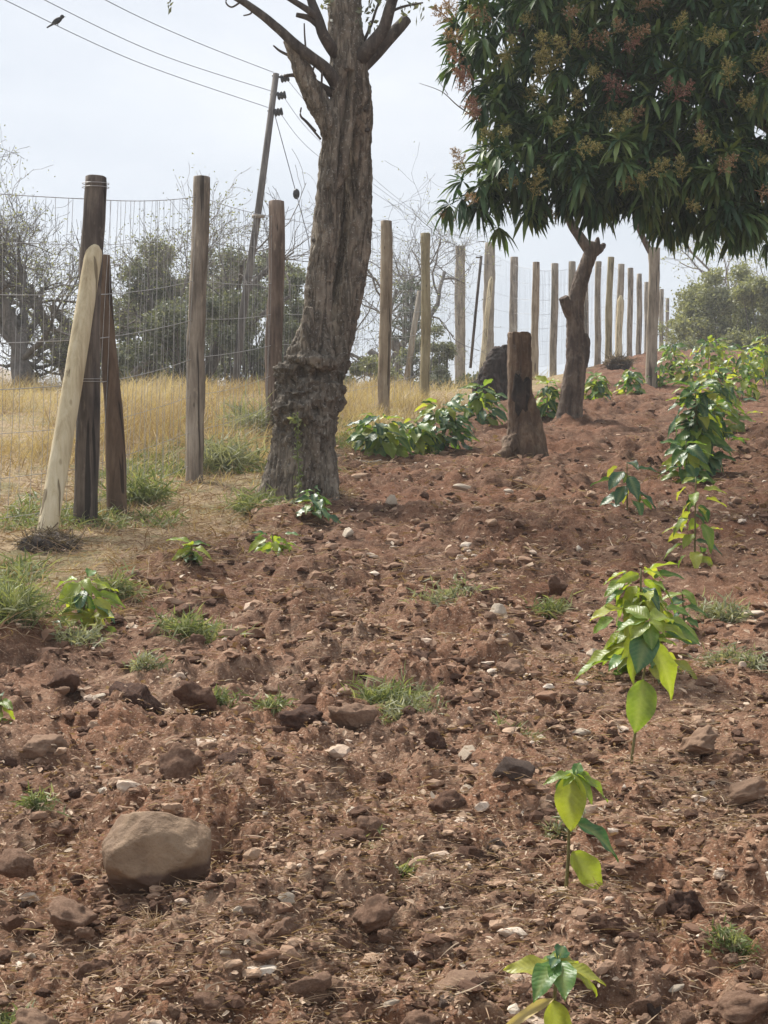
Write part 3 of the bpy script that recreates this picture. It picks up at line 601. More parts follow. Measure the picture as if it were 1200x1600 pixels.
tubes = [pxtube([(510, 560, 12, .24), (519, 470, 11, .28), (528, 400, 10, .28), (536, 330, 10, .25), (540, 240, 10, .18), (543, 150, 11, .1)], TY, 40), pxtube([(432, 850, 58), (440, 815, 52), (448, 780, 47), (460, 740, 46), (470, 700, 47), (477, 660, 47), (480, 610, 45), (485, 565, 38), (494, 505, 24), (501, 440, 22), (507, 380, 22), (513, 320, 22), (520, 270, 24), (525, 225, 24), (532, 190, 22), (541, 150, 26), (545, 100, 30), (541, 50, 27), (538, 0, 26), (537, -70, 25)], TY, 90),
         pxtube([(520, 660, 8, .25), (529, 600, 11, .22), (534, 545, 16, .28), (540, 490, 23, .30), (549, 430, 27, .30), (556, 375, 27, .28), (562, 300, 21, .24), (564, 220, 19, .16), (563, 150, 18, .03), (554, 100, 18, 0)], TY, 60),
         pxtube([(525, 225, 18, -.02), (503, 172, 17, -.08), (478, 122, 15.5, -.12), (457, 80, 12, -.15), (447, 58, 9, -.16)], TY, 30),
         pxtube([(480, 560, 15, -.14), (481, 520, 11, -.17), (482, 480, 6, -.17)], TY, 12),
         pxtube([(450, 760, 34, -.05), (422, 800, 22, -.1), (405, 822, 12, -.12)], TY, 14), pxtube([(495, 690, 26, 0), (506, 740, 22, -.02), (512, 790, 20, -.04), (516, 830, 18, -.06)], TY, 14)]
k_ = TY / F
balls = [(W(455, 585, TY - .06), np.array([26, 24, 24]) * k_), (W(462, 640, TY - .14), np.array([36, 28, 26]) * k_), (W(505, 612, TY - .04), np.array([24, 24, 40]) * k_), (W(488, 568, TY - .13), np.array([40, 28, 17]) * k_), (W(462, 612, TY - .2), np.array([17, 12, 12]) * k_), (W(440, 610, TY - .02), np.array([14, 14, 18]) * k_), (W(480, 600, TY - .14), np.array([14, 14, 10]) * k_), (W(447, 655, TY), np.array([17, 18, 22]) * k_), (W(497, 640, TY - .14), np.array([12, 14, 20]) * k_)]
CREASE = spline([(548, 95), (541, 150), (536, 250), (533, 330), (525, 420), (514, 500), (508, 540)], 60)
def sculpt(v, nv, d):
    px = v[:, 0] / v[:, 1] * F + 600; py = 800 - (v[:, 2] - CZ) / v[:, 1] * F
    dist = np.abs(px - np.interp(py, CREASE[:, 1], CREASE[:, 0])); in_ = (py > 110) & (py < 545)
    d = d - .062 * np.exp(-(dist / 6.5) ** 2) * in_ * (nv[:, 1] < .2)
    for x0, y0, x1, y1, ww, dp in ((512, 300, 516, 355, 3.0, .03), (570, 480, 556, 540, 3.5, .03), (565, 330, 566, 400, 3, .02), (500, 640, 505, 720, 4, .02), (470, 690, 455, 760, 4, .02)):
        t_ = np.clip((py - y0) / (y1 - y0), 0, 1); inn = (py > y0 - 6) & (py < y1 + 6); d = d - dp * np.exp(-((px - (x0 + (x1 - x0) * t_)) / ww) ** 2) * inn * (nv[:, 1] < .2)
    bz = sstep(535, 565, py) * (1 - sstep(665, 715, py)) * (px < 545)
    rg_ = 1 - np.abs(fbm3(v * np.array([1, 1, 1.3]), 9.0, 4, 44)) * 3.2
    d = d + bz * (.040 * rg_ - .018 + .036 * fbm3(v, 22, 4, 45))
    for cx, cy, rx, ry, dp in ((447, 600, 16, 13, .06), (463, 668, 18, 10, .05), (497, 585, 14, 8, .04)):
        d = d - dp * np.exp(-((px - cx) / rx) ** 2 - ((py - cy) / ry) ** 2) * (nv[:, 1] < .1)
    return d, bz
fused('trunk', tubes, balls, M_BARK, tree, 0.0115, 0.022, (10, 10, 2.4), 3, 0.012, sculpt)
def branch(pts, Y=TY, n=9, mat=M_BRANCH, parent=tree, name='branch', cnt=None):
    P, R = pxtube(pts, Y, cnt or len(pts) * 4); P = P + 0.006 * np.stack([fbm3(P * 3 + 7, 1.3, 3, 2), fbm3(P * 3, 1.3, 3, 3), fbm3(P * 3 + 2, 1.3, 3, 4)], 1) * 2
    v, f4, f3 = tube_np(P, R, n); m = MB(); m.add(v, f3, f4); return m.build(name, mat, parent)
branch([(542, 165, 8, .02), (530, 140, 11, -.03), (511, 111, 10, -.12), (484, 88, 9, -.2), (457, 66, 8, -.2), (430, 40, 7, -.2), (393, 13, 6, -.22), (350, -14, 4.5, -.2), (300, -45, 3.5, -.2)])
branch([(538, 125, 10, .06), (553, 98, 14, .0), (575, 78, 12, -.1), (598, 50, 10, -.12), (608, 20, 9, -.14), (622, -25, 8, -.14)])
branch([(540, 130, 10, .06), (557, 106, 15, .02), (578, 88, 13, .03), (605, 60, 11, .06), (636, 28, 8.5, .1)], n=12)
branch([(542, 120, 7, .04), (528, 90, 10, -.03), (508, 60, 9, -.14), (497, 28, 8, -.16), (484, -8, 6.5, -.16), (470, -50, 5, -.16)])
branch([(500, 40, 6, -.16), (484, 28, 5, -.16), (463, 22, 3.5, -.16)])
branch([(498, 30, 6, -.16), (478, 12, 5, -.2), (448, -6, 4, -.22)])
branch([(536, 156, 8, .03), (506, 138, 7, -.06), (486, 126, 6, -.1)])
branch([(470, 118, 4, -.12), (455, 117, 3, -.14), (443, 118, 2, -.16)])
branch([(453, 88, 2.5, -.15), (438, 80, 2, -.15), (427, 71, 1.2, -.15)], name='twig')
branch([(478, 82, 1.6, -.2), (476, 60, 1.4, -.2), (475, 36, 1, -.2)], name='twig')
branch([(502, 110, 1.8, -.16), (501, 135, 1.6, -.17), (503, 160, 1.2, -.17)], name='twig')
branch([(492, 100, 1.6, -.18), (488, 112, 1.4, -.18), (492, 125, 1, -.18)], name='twig')
branch([(492, 205, 2.6, -.1), (478, 190, 2.2, -.14), (470, 181, 1.6, -.14), (471, 168, 1.1, -.14)], name='twig')
branch([(500, 218, 1.8, -.12), (486, 200, 1.6, -.16), (474, 186, 1.2, -.16)], name='twig')
branch([(376, 5, 1.6, -.22), (362, 12, 1.4, -.22), (353, 4, 1.2, -.22), (358, -8, 1, -.22)], name='twig')
branch([(395, 12, 1.8, -.22), (392, 22, 1.4, -.22), (380, 25, 1, -.22)], name='twig')
branch([(300, -45, 2, -.2), (275, -20, 1.4, -.2), (265, 2, 1, -.2)], name='twig')
for k, (px, py, dx, dy, r) in enumerate([(500, 270, -8, -4, 4), (497, 302, -9, 2, 5), (493, 335, -9, 0, 5.5), (486, 372, -7, 3, 8), (487, 395, -8, 4, 7), (580, 205, 6, -2, 4), (577, 175, 6, -4, 3.5)]):
    v, f = rock(3, 400 + k, 5, .7, .3, 3); MB().add(v * r / F * TY + W(px + (9 if dx < 0 else -6), py + dy, TY - .02), f).build('bark_knob', M_BRANCH, tree)
# a few small leaves that still hang on the upper limbs
def leaf_cloud(mb, c, n, spread, size, seed, tone=(0, 1), droop=0.5, asp=0.42):
    rg = np.random.default_rng(seed); base = c + rg.normal(size=(n, 3)) * spread; d = nrm(rg.normal(size=(n, 3)) + np.array([0, 0, -droop]))
    s = nrm(np.cross(d, rg.normal(size=(n, 3)))); L = size * rg.uniform(.6, 1.3, n)
    V = np.stack([base, base + d * (L * .5)[:, None] + s * (L * asp / 2)[:, None], base + d * L[:, None], base + d * (L * .5)[:, None] - s * (L * asp / 2)[:, None]], 1).reshape(-1, 3)
    f = (np.array([[0, 1, 2, 3]])[None] + (np.arange(n) * 4)[:, None, None]).reshape(-1, 4)
    mb.add(V, None, f, np.repeat(rg.uniform(*tone, n), 4))
mb = MB()
for k, (px, py, n, sp) in enumerate([(575, 12, 12, .05), (590, 5, 10, .05), (640, 3, 14, .05), (660, 5, 8, .04), (570, 30, 8, .03), (508, 20, 8, .03), (632, 14, 6, .03), (265, 8, 4, .012), (580, 38, 6, .03), (600, -5, 10, .06), (510, -5, 10, .05), (486, 90, 4, .012)]):
    leaf_cloud(mb, W(px, py, TY - .1), n, sp, .055, 500 + k, (0, .7))
o = mb.build('foliage', M_BUSH, tree); o['kind'] = 'stuff'
branch([(560, 80, 3, 0), (578, 45, 2.4, 0), (590, 10, 2, 0), (600, -20, 1.6, 0)], name='twig'); branch([(608, 20, 2.4, -.14), (632, 10, 2, -.14), (662, 5, 1.2, -.14)], name='twig')
# roots running over the soil and the creeper on the trunk
branch([(515, 720, 13, -.05), (545, 722, 8, .1), (575, 726, 6, .1), (595, 722, 4, .15)], G(520, 722)[1] - .1, name='root', mat=M_BARK)
vine = thing('creeper', G(470, 790), 'thin pale green creeper hanging down the burl of the old tree', 'creeper')
VP = spline([W(458, 650, TY - .30), W(466, 662, TY - .34), W(464, 700, TY - .30), W(467, 740, TY - .32), W(465, 775, TY - .4), W(450, 800, TY - .5)], 40)
MB().tube(VP, .004, 5).build('stem', M_WEED, vine)
mb = MB()
for k in range(36): leaf_cloud(mb, VP[min(39, int(k * 1.1))], 4, .012, .035, 600 + k, (.3, 1), .6, .5)
o = mb.build('foliage', M_WEED, vine); o['kind'] = 'stuff'

# cut stump, pruned tree, charred stump, root heap
sp_ = G(812, 700); SY = sp_[1]; st = thing('tree_stump', sp_, 'upright brown sawn tree stump with a dark hollow and a root at its foot', 'stump')
fused('trunk', [pxtube([(822, 725, 40), (818, 690, 30), (815, 650, 21), (813, 600, 19), (812, 560, 19), (812, 523, 19), (812, 521, 18.6)], SY, 40), pxtube([(800, 690, 16, -.1), (792, 705, 10, -.25), (770, 716, 5, -.4)], SY, 12), pxtube([(835, 640, 8), (840, 680, 11), (848, 712, 10)], SY, 12)], [(W(822, 640, SY - .03), np.array([17, 14, 34]) * SY / F)], M_STUMP, st, .011, .016, (12, 12, 3), 5, .006)
v, f = rock(4, 77, 5, .7, .6); MB().add(v * np.array([12, 3.0, 30]) * SY / F + W(815, 615, SY - .108), f).build('hollow', M_CHAR, st)
pp = G(893, 655); PY = pp[1]; pt = thing('pruned_tree', pp, 'crooked leafless tree lopped at the top, right of the sawn stump', 'tree')
fused('trunk', [pxtube([(888, 680, 27), (891, 640, 20), (896, 600, 18), (900, 560, 16.5), (899, 520, 14.5), (899, 480, 14), (906, 445, 12.5), (917, 412, 11.5), (925, 390, 11), (929, 380, 10)], PY, 60), pxtube([(899, 505, 10), (888, 485, 9, -.05), (880, 464, 8, -.1)], PY, 14), pxtube([(906, 590, 7), (913, 560, 8), (916, 535, 7), (914, 522, 4)], PY, 14), pxtube([(925, 395, 9), (938, 388, 7, .02), (945, 380, 3, .03)], PY, 8), pxtube([(927, 390, 8), (934, 378, 5, -.02), (933, 370, 2, -.03)], PY, 8)], [], M_PRUNED, pt, .011, .011, (11, 11, 3), 8, .008)
branch([(922, 392, 9), (908, 372, 8), (894, 352, 7), (886, 330, 6)], PY, 9, M_PRUNED, pt)
cp = G(772, 628); CY = cp[1]; ct = thing('charred_stump', cp, 'dark charred stump slumped behind the sawn stump', 'stump')
fused('trunk', [pxtube([(764, 645, 26), (768, 600, 25), (776, 572, 21), (784, 545, 12)], CY, 30), pxtube([(784, 640, 18), (790, 580, 15), (794, 540, 9)], CY, 18)], [(W(762, 606, CY), np.array([25, 20, 20]) * CY / F)], M_CHAR, ct, .014, .03, (7, 7, 4), 11, .02)

def twig_heap(name, c, rx, ry, rz, n, seed, mat, label, cat, L=.2, wd=.006, dome=True):
    rg = np.random.default_rng(seed); t = thing(name, c, label, cat)
    q = rg.normal(size=(n, 3)); q = nrm(q) * (rg.random(n) ** .4)[:, None]; q[:, 2] = np.abs(q[:, 2])
    b = np.asarray(c) + q * np.array([rx, ry, rz]); b[:, 2] += float(0)
    d = nrm(rg.normal(size=(n, 3)) * np.array([1, 1, .55])); bend = rg.normal(size=(n, 3)) * .35
    V, f, m = strips(b - d * L * .4, d, rg.uniform(.5, 1.2, n) * L, rg.uniform(.5, 1.3, n) * wd, bend, 4)
    o = obj('twigs', np_mesh('twigs', V - np.asarray(c), f, mat, False, {'tone': np.repeat(rg.random(n), m)}), t); o['kind'] = 'stuff'
    v, f = rock(3, seed, 5, .8, .3, 3); MB().add(v * np.array([rx, ry, rz]) * .8 + c, f).build('core', M_CHAR, t); return t
g_ = onG(G(78, 862)); twig_heap('weed_heap', g_, .17, .14, .10, 700, 21, M_DARKWEED, 'dark heap of dead weeds at the foot of the pale brace pole', 'weed heap', .14, .005)
g_ = G(966, 578); twig_heap('root_heap', g_ + np.array([0, 0, .06]), .24, .22, .17, 600, 22, M_DARKWEED, 'brown bundle of roots and twigs lying below the far posts', 'root heap', .22, .012)

g_ = onG(G(512, 770)); twig_heap('weed_heap', g_, .20, .2, .10, 520, 24, M_STRAW, 'matted dead weeds and soil at the right foot of the old tree', 'weed heap', .16, .005)
# ------------------------------------------------------------------ leaves as meshes
def leaf_mesh(name, mat, L=1.0, wd=0.42, droop=0.25, fold=0.12, wave=0.03, segs=8, tip=1.6, seed=0):
    """blade along +Y, normal +Z, base at the origin"""
    rg = np.random.default_rng(seed); t = np.linspace(0, 1, segs + 1); prof = np.sin(math.pi * t ** 0.85) ** 0.75 * (1 - .3 * t ** 5); prof[-1] = 0; prof[0] = .04
    rows = []; rib = []
    for k, tt in enumerate(t):
        h = wd / 2 * prof[k]; z0 = -droop * tt ** 2; vz = (.005 if wave > .01 else 0) * (1 if k % 2 else -1)
        for sgn, fr in ((-1, 1), (-1, .5), (0, 0), (1, .5), (1, 1)):
            rows.append((sgn * fr * h, tt * (1 - .12 * droop * tt), z0 + fr * h * fold * 2 + (vz if fr == .5 else 0) + (wave * math.sin(tt * 14 + seed + sgn) * fr if fr == 1 else 0))); rib.append(1.0 if fr == 0 else 0.0)
    v = np.array(rows) * L; f = np.array([[5 * k + j, 5 * k + j + 1, 5 * k + 5 + j + 1, 5 * k + 5 + j] for k in range(segs) for j in range(4)])
    return np_mesh(name, v, f, mat, True, {'tone': np.full(len(v), .5), 'rib': rib})
LEAVES = {k: [leaf_mesh('leaf_' + k, m, 1, wd, dr, .16, .038, 14, 1.6, s) for s, (wd, dr) in enumerate([(.48, .22), (.44, .45), (.52, .32), (.46, .65)])] for k, m in (('mid', M_COFFEE), ('young', M_COFFEE_Y), ('old', M_COFFEE_D), ('dead', M_DEADLEAF))}
def frame(base, d, n, L, origin):
    d = nrm(np.asarray(d, float)); n = np.asarray(n, float); s = nrm(np.cross(d, n)); n = np.cross(s, d)
    M = Matrix(((s[0] * L, d[0] * L, n[0] * L, base[0] - origin[0]), (s[1] * L, d[1] * L, n[1] * L, base[1] - origin[1]), (s[2] * L, d[2] * L, n[2] * L, base[2] - origin[2]), (0, 0, 0, 1)))
    return M
def put_leaf(parent, base, tip, n, kind, var, thick=1.0, name='leaf'):
    o0 = parent_origin(parent); L = np.linalg.norm(np.asarray(tip) - base); me = LEAVES[kind][var % 4]
    o = bpy.data.objects.new(name, me); COL.objects.link(o); o.parent = parent
    M = frame(base, np.asarray(tip) - base, n, L, o0); o.matrix_local = M @ Matrix.Diagonal((thick, 1, 1, 1)); return o
M_STEM = plain('green_stem', (0.17, 0.15, 0.06), .6)
COFFEE_GROUP = 'young coffee plants in rows on the field'
def coffee_hand(base_px, stem, leaves, label, Y=None):
    """a near seedling: stem and every leaf placed one by one"""
    g = G(*base_px); Y = Y or g[1]; root = thing('coffee_plant', onG(W(base_px[0], base_px[1], Y)), label, 'coffee plant', COFFEE_GROUP)
    P = spline([W(x, y, Y) for x, y in stem], 16); P[0, 2] = min(P[0, 2], float(H(P[0, 0], P[0, 1])) - .01); MB().tube(P, np.linspace(.0045, .0025, 16), 7).build('stem', M_STEM, root)
    for k, (bx, by, tx, ty, dt, kind, nx, ny, nz, th) in enumerate(leaves):
        put_leaf(root, W(bx, by, Y - .01), W(tx, ty, Y + dt), (nx, ny, nz), kind, k, th)
    return root
coffee_hand((868, 1655), [(868, 1655), (866, 1580), (868, 1540), (872, 1500)], [
 (868, 1515, 788, 1503, -.02, 'young', .1, -.55, 1, 1.0), (872, 1512, 948, 1512, -.03, 'young', 0, -.35, 1, .9), (876, 1510, 952, 1540, .02, 'young', .2, -.6, 1, .8),
 (866, 1560, 778, 1602, -.06, 'dead', .5, -.7, .8, .35), (862, 1562, 884, 1650, -.04, 'young', .2, -1, .35, 1.1), (868, 1505, 838, 1530, -.1, 'mid', 0, -.4, 1, 1.1), (874, 1504, 884, 1540, -.1, 'mid', 0, -.6, 1, 1.1),
 (870, 1500, 850, 1475, .03, 'mid', -.3, -.7, .8, 1.1), (872, 1498, 885, 1470, .04, 'mid', .3, -.7, .8, 1.1), (876, 1502, 912, 1484, .05, 'young', .2, -.5, 1, 1), (868, 1502, 835, 1490, .05, 'young', -.2, -.5, 1, .9), (871, 1500, 868, 1484, .0, 'young', 0, -.8, .5, 1), (870, 1498, 862, 1506, -.05, 'old', 0, -.6, 1, 1)],
 'lowest seedling in the row, at the bottom edge, with one pale withered leaf')
coffee_hand((884, 1396), [(884, 1396), (888, 1340), (889, 1300), (893, 1240), (897, 1215)], [
 (893, 1208, 890, 1300, -.05, 'young', -.25, -1, .25, 1.15), (897, 1285, 985, 1318, -.02, 'mid', .1, -.45, 1, .95), (893, 1332, 950, 1392, -.05, 'young', .35, -.9, .5, 1.15),
 (898, 1215, 934, 1240, -.04, 'mid', .45, -.8, .5, 1.15), (902, 1210, 962, 1244, .03, 'young', .4, -.5, .9, .7), (896, 1212, 852, 1208, -.03, 'young', -.2, -.5, 1, 1.0), (895, 1214, 858, 1236, .02, 'mid', -.4, -.8, .6, .9),
 (897, 1214, 885, 1188, .03, 'mid', -.2, -.6, .8, 1.1), (898, 1214, 908, 1186, .03, 'mid', .2, -.7, .7, 1), (899, 1216, 925, 1192, .04, 'young', .3, -.6, .8, .9), (896, 1214, 880, 1222, -.04, 'mid', -.3, -.6, .9, 1.1)],
 'slender seedling with long bright green drooping leaves, second from the bottom of the row')
coffee_hand((986, 1192), [(986, 1192), (996, 1120), (1005, 1060), (1012, 1010), (1014, 975)], [
 (1006, 1062, 996, 1145, -.07, 'young', .1, -1, .25, 1.2), (1018, 1005, 1072, 1084, -.05, 'young', .35, -.9, .5, .95), (1015, 985, 996, 1040, -.1, 'old', -.1, -.8, .7, 1.2), (1012, 980, 954, 1062, -.02, 'young', -.7, -.6, .3, .55),
 (1016, 975, 1088, 992, 0, 'young', .2, -.5, 1, .8), (1012, 970, 958, 968, 0, 'mid', -.1, -.5, 1, 1), (1014, 968, 975, 938, .05, 'young', -.2, -.6, .9, 1), (1016, 970, 1062, 940, .06, 'mid', .2, -.6, .9, 1), (1014, 972, 1020, 1010, -.08, 'mid', 0, -.8, .7, 1.1), (1014, 970, 1042, 980, -.06, 'young', .2, -.6, .9, 1.1), (1013, 972, 985, 990, -.06, 'young', -.2, -.7, .9, 1.1)],
 'tall seedling with one large leaf hanging straight down beside its bare stem')

def coffee(px, py, hpx, wpx, n, seed, label, mix=(.4, .3, .3), Lm=(.13, .20), stemr=.006, layers=4):
    g = G(px, py); Y = g[1]; root_p = onG(g, -.01); root = thing('coffee_plant', root_p, label, 'coffee plant', COFFEE_GROUP); rg = np.random.default_rng(seed)
    if py < 760: n = int(n * 2.0); hpx *= 1.15; wpx *= 1.2
    if 800 <= py < 1060: n = int(n * 1.3); Lm = (Lm[0] * .85, Lm[1] * .85)
    h = hpx / F * Y; wr = wpx / 2 / F * Y; lean = rg.normal(0, .06, 2)
    P = np.stack([root_p[0] + lean[0] * h * np.linspace(0, 1, 8), root_p[1] + lean[1] * h * np.linspace(0, 1, 8), root_p[2] - .02 + h * .92 * np.linspace(0, 1, 8)], 1)
    MB().tube(P, np.linspace(stemr, stemr * .5, 8), 6).build('stem', M_STEM, root)
    side = wr > .14
    for k in range(n):
        f = (.12 if n > 14 else .25) + (.88 if n > 14 else .75) * ((k + .5) / n) ** .9; c = P[0] + (P[-1] - P[0]) * f; a = k * 2.4 + rg.uniform(-.4, .4)
        out = np.array([math.cos(a), math.sin(a), 0]); L = rg.uniform(*Lm) * (1.05 - .3 * f)
        if Y > 9.5: L *= 1.25
        if side: c = c + out * rg.uniform(0, max(.0, wr - L * .75)) * (1.15 - .6 * f)
        L = min(L, max(.07, wr * 1.25)); up = rg.uniform(-.85, .35) + (.35 if f > .9 else 0)
        d = nrm(out + np.array([0, 0, up])); nn = nrm(np.array([-out[0] * up, -out[1] * up - .35, 1.0]) + rg.normal(0, .3, 3))
        r = rg.random(); kind = 'young' if r < mix[0] else ('mid' if r < mix[0] + mix[1] else 'old')
        put_leaf(root, c, c + d * L, nn, kind, rg.integers(4), rg.uniform(.85, 1.15))
    return root
C = [
 (1000, 1052, 195, 185, 52, 'bushy bright seedling halfway up the right row, just behind the tall one', (.7, .25, .05)),
 (1070, 962, 90, 60, 9, 'small dark seedling tucked right of the bushy one', (.1, .3, .6)),
 (1085, 870, 165, 120, 20, 'seedling with yellowish top and one blue green leaf low on its stem', (.6, .3, .1)),
 (980, 800, 95, 110, 13, 'sparse seedling with two dark leaves left of the right row', (.25, .15, .6)),
 (1095, 735, 140, 95, 46, 'large dark leaved coffee bush in the upper right row', (.05, .35, .6)),
 (1122, 668, 105, 105, 40, 'coffee bush with bright tips above the dark one', (.4, .4, .2)),
 (1160, 618, 80, 90, 36, 'round light green coffee bush near the right edge on the rise', (.5, .4, .1)),
 (1196, 604, 75, 70, 30, 'light green coffee bush cut by the right edge', (.5, .4, .1)),
 (1105, 592, 62, 80, 32, 'yellow green coffee bush on the crest behind the right row', (.5, .4, .1)),
 (1052, 594, 58, 56, 26, 'coffee bush right of the lone grey post', (.3, .5, .2)),
 (2, 1118, 62, 44, 7, 'seedling half cut off by the left edge', (.4, .5, .1)),
 (130, 972, 100, 135, 26, 'yellow green seedling with arching leaves below the corner post', (.7, .2, .1)),
 (296, 897, 40, 80, 14, 'tiny pale seedling between the corner post and the old tree', (.4, .4, .2)),
 (432, 858, 56, 112, 18, 'light green seedling with arching leaves before the old tree', (.6, .35, .05)),
 (490, 815, 52, 90, 15, 'broad leaved grey green seedling at the foot of the old tree', (.1, .5, .4)),
 (596, 708, 56, 110, 30, 'low coffee bush right behind the old tree', (.25, .4, .35)),
 (690, 695, 68, 105, 38, 'spreading dark coffee bush left of the sawn stump', (.1, .35, .55)),
 (746, 660, 62, 95, 34, 'coffee bush in front of the charred stump', (.2, .4, .4)),
 (855, 652, 58, 48, 20, 'narrow coffee bush between the sawn stump and the pruned tree', (.3, .4, .3)),
 (930, 632, 40, 50, 18, 'coffee bush right of the pruned tree', (.3, .5, .2)),
 (985, 615, 42, 46, 16, 'coffee bush left of the lone grey post', (.3, .5, .2)),
 (1072, 748, 70, 70, 14, 'low dark coffee plant leaning out left of the large dark bush', (.1, .4, .5)),
 (1118, 705, 80, 80, 22, 'coffee plant filling the row between the dark bush and the bright tips', (.2, .5, .3)),
 (1140, 645, 60, 80, 20, 'leafy coffee plant below the round light green one', (.4, .4, .2)),
 (1075, 596, 46, 56, 16, 'bright coffee plant at the left end of the crest row', (.5, .4, .1)),
 (1135, 592, 50, 70, 18, 'pale coffee plant in the middle of the crest row', (.5, .4, .1)),
 (1180, 590, 46, 60, 16, 'small coffee plant at the right end of the crest row', (.5, .4, .1)),
 (1030, 602, 36, 40, 12, 'little coffee plant touching the lone grey post', (.3, .5, .2)),
 (655, 700, 50, 60, 18, 'bright coffee bush between its two darker neighbours', (.45, .35, .2))]
for k, (px, py, h, wd, n, lab, mix) in enumerate(C): coffee(px, py, h, wd, n, 900 + k, lab, mix)

# ------------------------------------------------------------------ boulder, clods and stones
bg = G(243, 1388); BY = bg[1]; v, f = ico(5); v = v.copy()
v = np.sign(v) * np.abs(v) ** .86; v[:, 2] = np.maximum(v[:, 2], -.80); v[:, 0] *= 1 + .05 * v[:, 2]
rgb = np.random.default_rng(3)
for n_, d_ in (((.1, .35, .93), .72), ((-.75, -.3, .6), .88), ((.7, -.2, .65), .86), ((0, -.98, .25), .80), ((-.95, -.2, -.1), .93), ((.55, -.6, -.5), .85), ((-.45, -.6, -.65), .86), ((.9, -.3, .1), .92), ((-.3, -.6, .75), .84), ((.45, -.5, .75), .80)):
    n_ = np.array(n_) / np.linalg.norm(n_); e_ = v @ n_ - d_; v -= np.where(e_ > 0, e_, 0)[:, None] * n_ * .8
v *= (1 + .09 * fbm3(v, 1.6, 3, 8) + .05 * fbm3(v, 5, 5, 9))[:, None]
v[:, 0] *= 86 / F * BY; v[:, 1] *= .105; v[:, 2] *= 77 / F * BY
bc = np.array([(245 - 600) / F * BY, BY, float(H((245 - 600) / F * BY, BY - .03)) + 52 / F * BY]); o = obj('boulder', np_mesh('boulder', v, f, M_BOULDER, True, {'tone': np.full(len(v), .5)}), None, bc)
tag(o, 'rounded tan boulder with overhang shade painted on its underside lying on the soil', 'boulder')

bank = thing('soil_bank', onG(W(245, 1380, BY - .1)), 'loose crumbly soil banked against the foot of the tan boulder', 'soil'); mb = MB(); rgk = np.random.default_rng(8)
for k in range(150):
    a = rgk.uniform(math.pi * .95, math.pi * 2.05); rr = rgk.uniform(.9, 1.25); x_ = bc[0] + math.cos(a) * 84 / F * BY * rr; y_ = bc[1] + math.sin(a) * .105 * rr; sz = rgk.uniform(.004, .016)
    v_, f_ = rock(2, 1500 + k % 12, 8, .5, .5); mb.add(v_ * sz * np.array([1.2, 1, .7]) + [x_, y_, float(H(x_, y_)) + sz * .4], f_, None, rgk.uniform(0, .6))
o_ = mb.build('crumbs', M_GRAVEL, bank, False); o_['kind'] = 'stuff'
CLODS = [np_mesh('clod', *rock(4, 700 + k, 13, .48, .40, 2.6), M_CLOD, True, {'tone': np.full(2562 if False else len(ico(4)[0]), .5)}) for k in range(10)]
STONES = [np_mesh('stone', *rock(4, 800 + k, 14, .36, .14, 2), M_STONE, True) for k in range(6)]
ROCKS = [np_mesh('rock', *rock(4, 850 + k, 14, .42, .16, 2), M_GREYROCK, True) for k in range(5)]
def lay(name, me, px, py, wpx, hpx, seed, label, cat, group=None, sink=.25, rot=None):
    g = G(px, py + hpx * .4); s = wpx / 2 / F * g[1]; rg = np.random.default_rng(seed); o = obj(name, me)
    hz = hpx / 2 / F * g[1]; o.scale = (s * 1.15, (s + hz) / 2 * 1.2, hz * 1.25); z = float(H(g[0], g[1])); o.rotation_euler = (rg.normal(0, .15), rg.normal(0, .2), rot if rot is not None else rg.uniform(-.5, .5) + (math.pi if rg.random() < .5 else 0))
    o.location = (g[0], g[1], max(z, g[2]) + hz * (.6 - sink * 2)); return tag(o, label, cat, group)
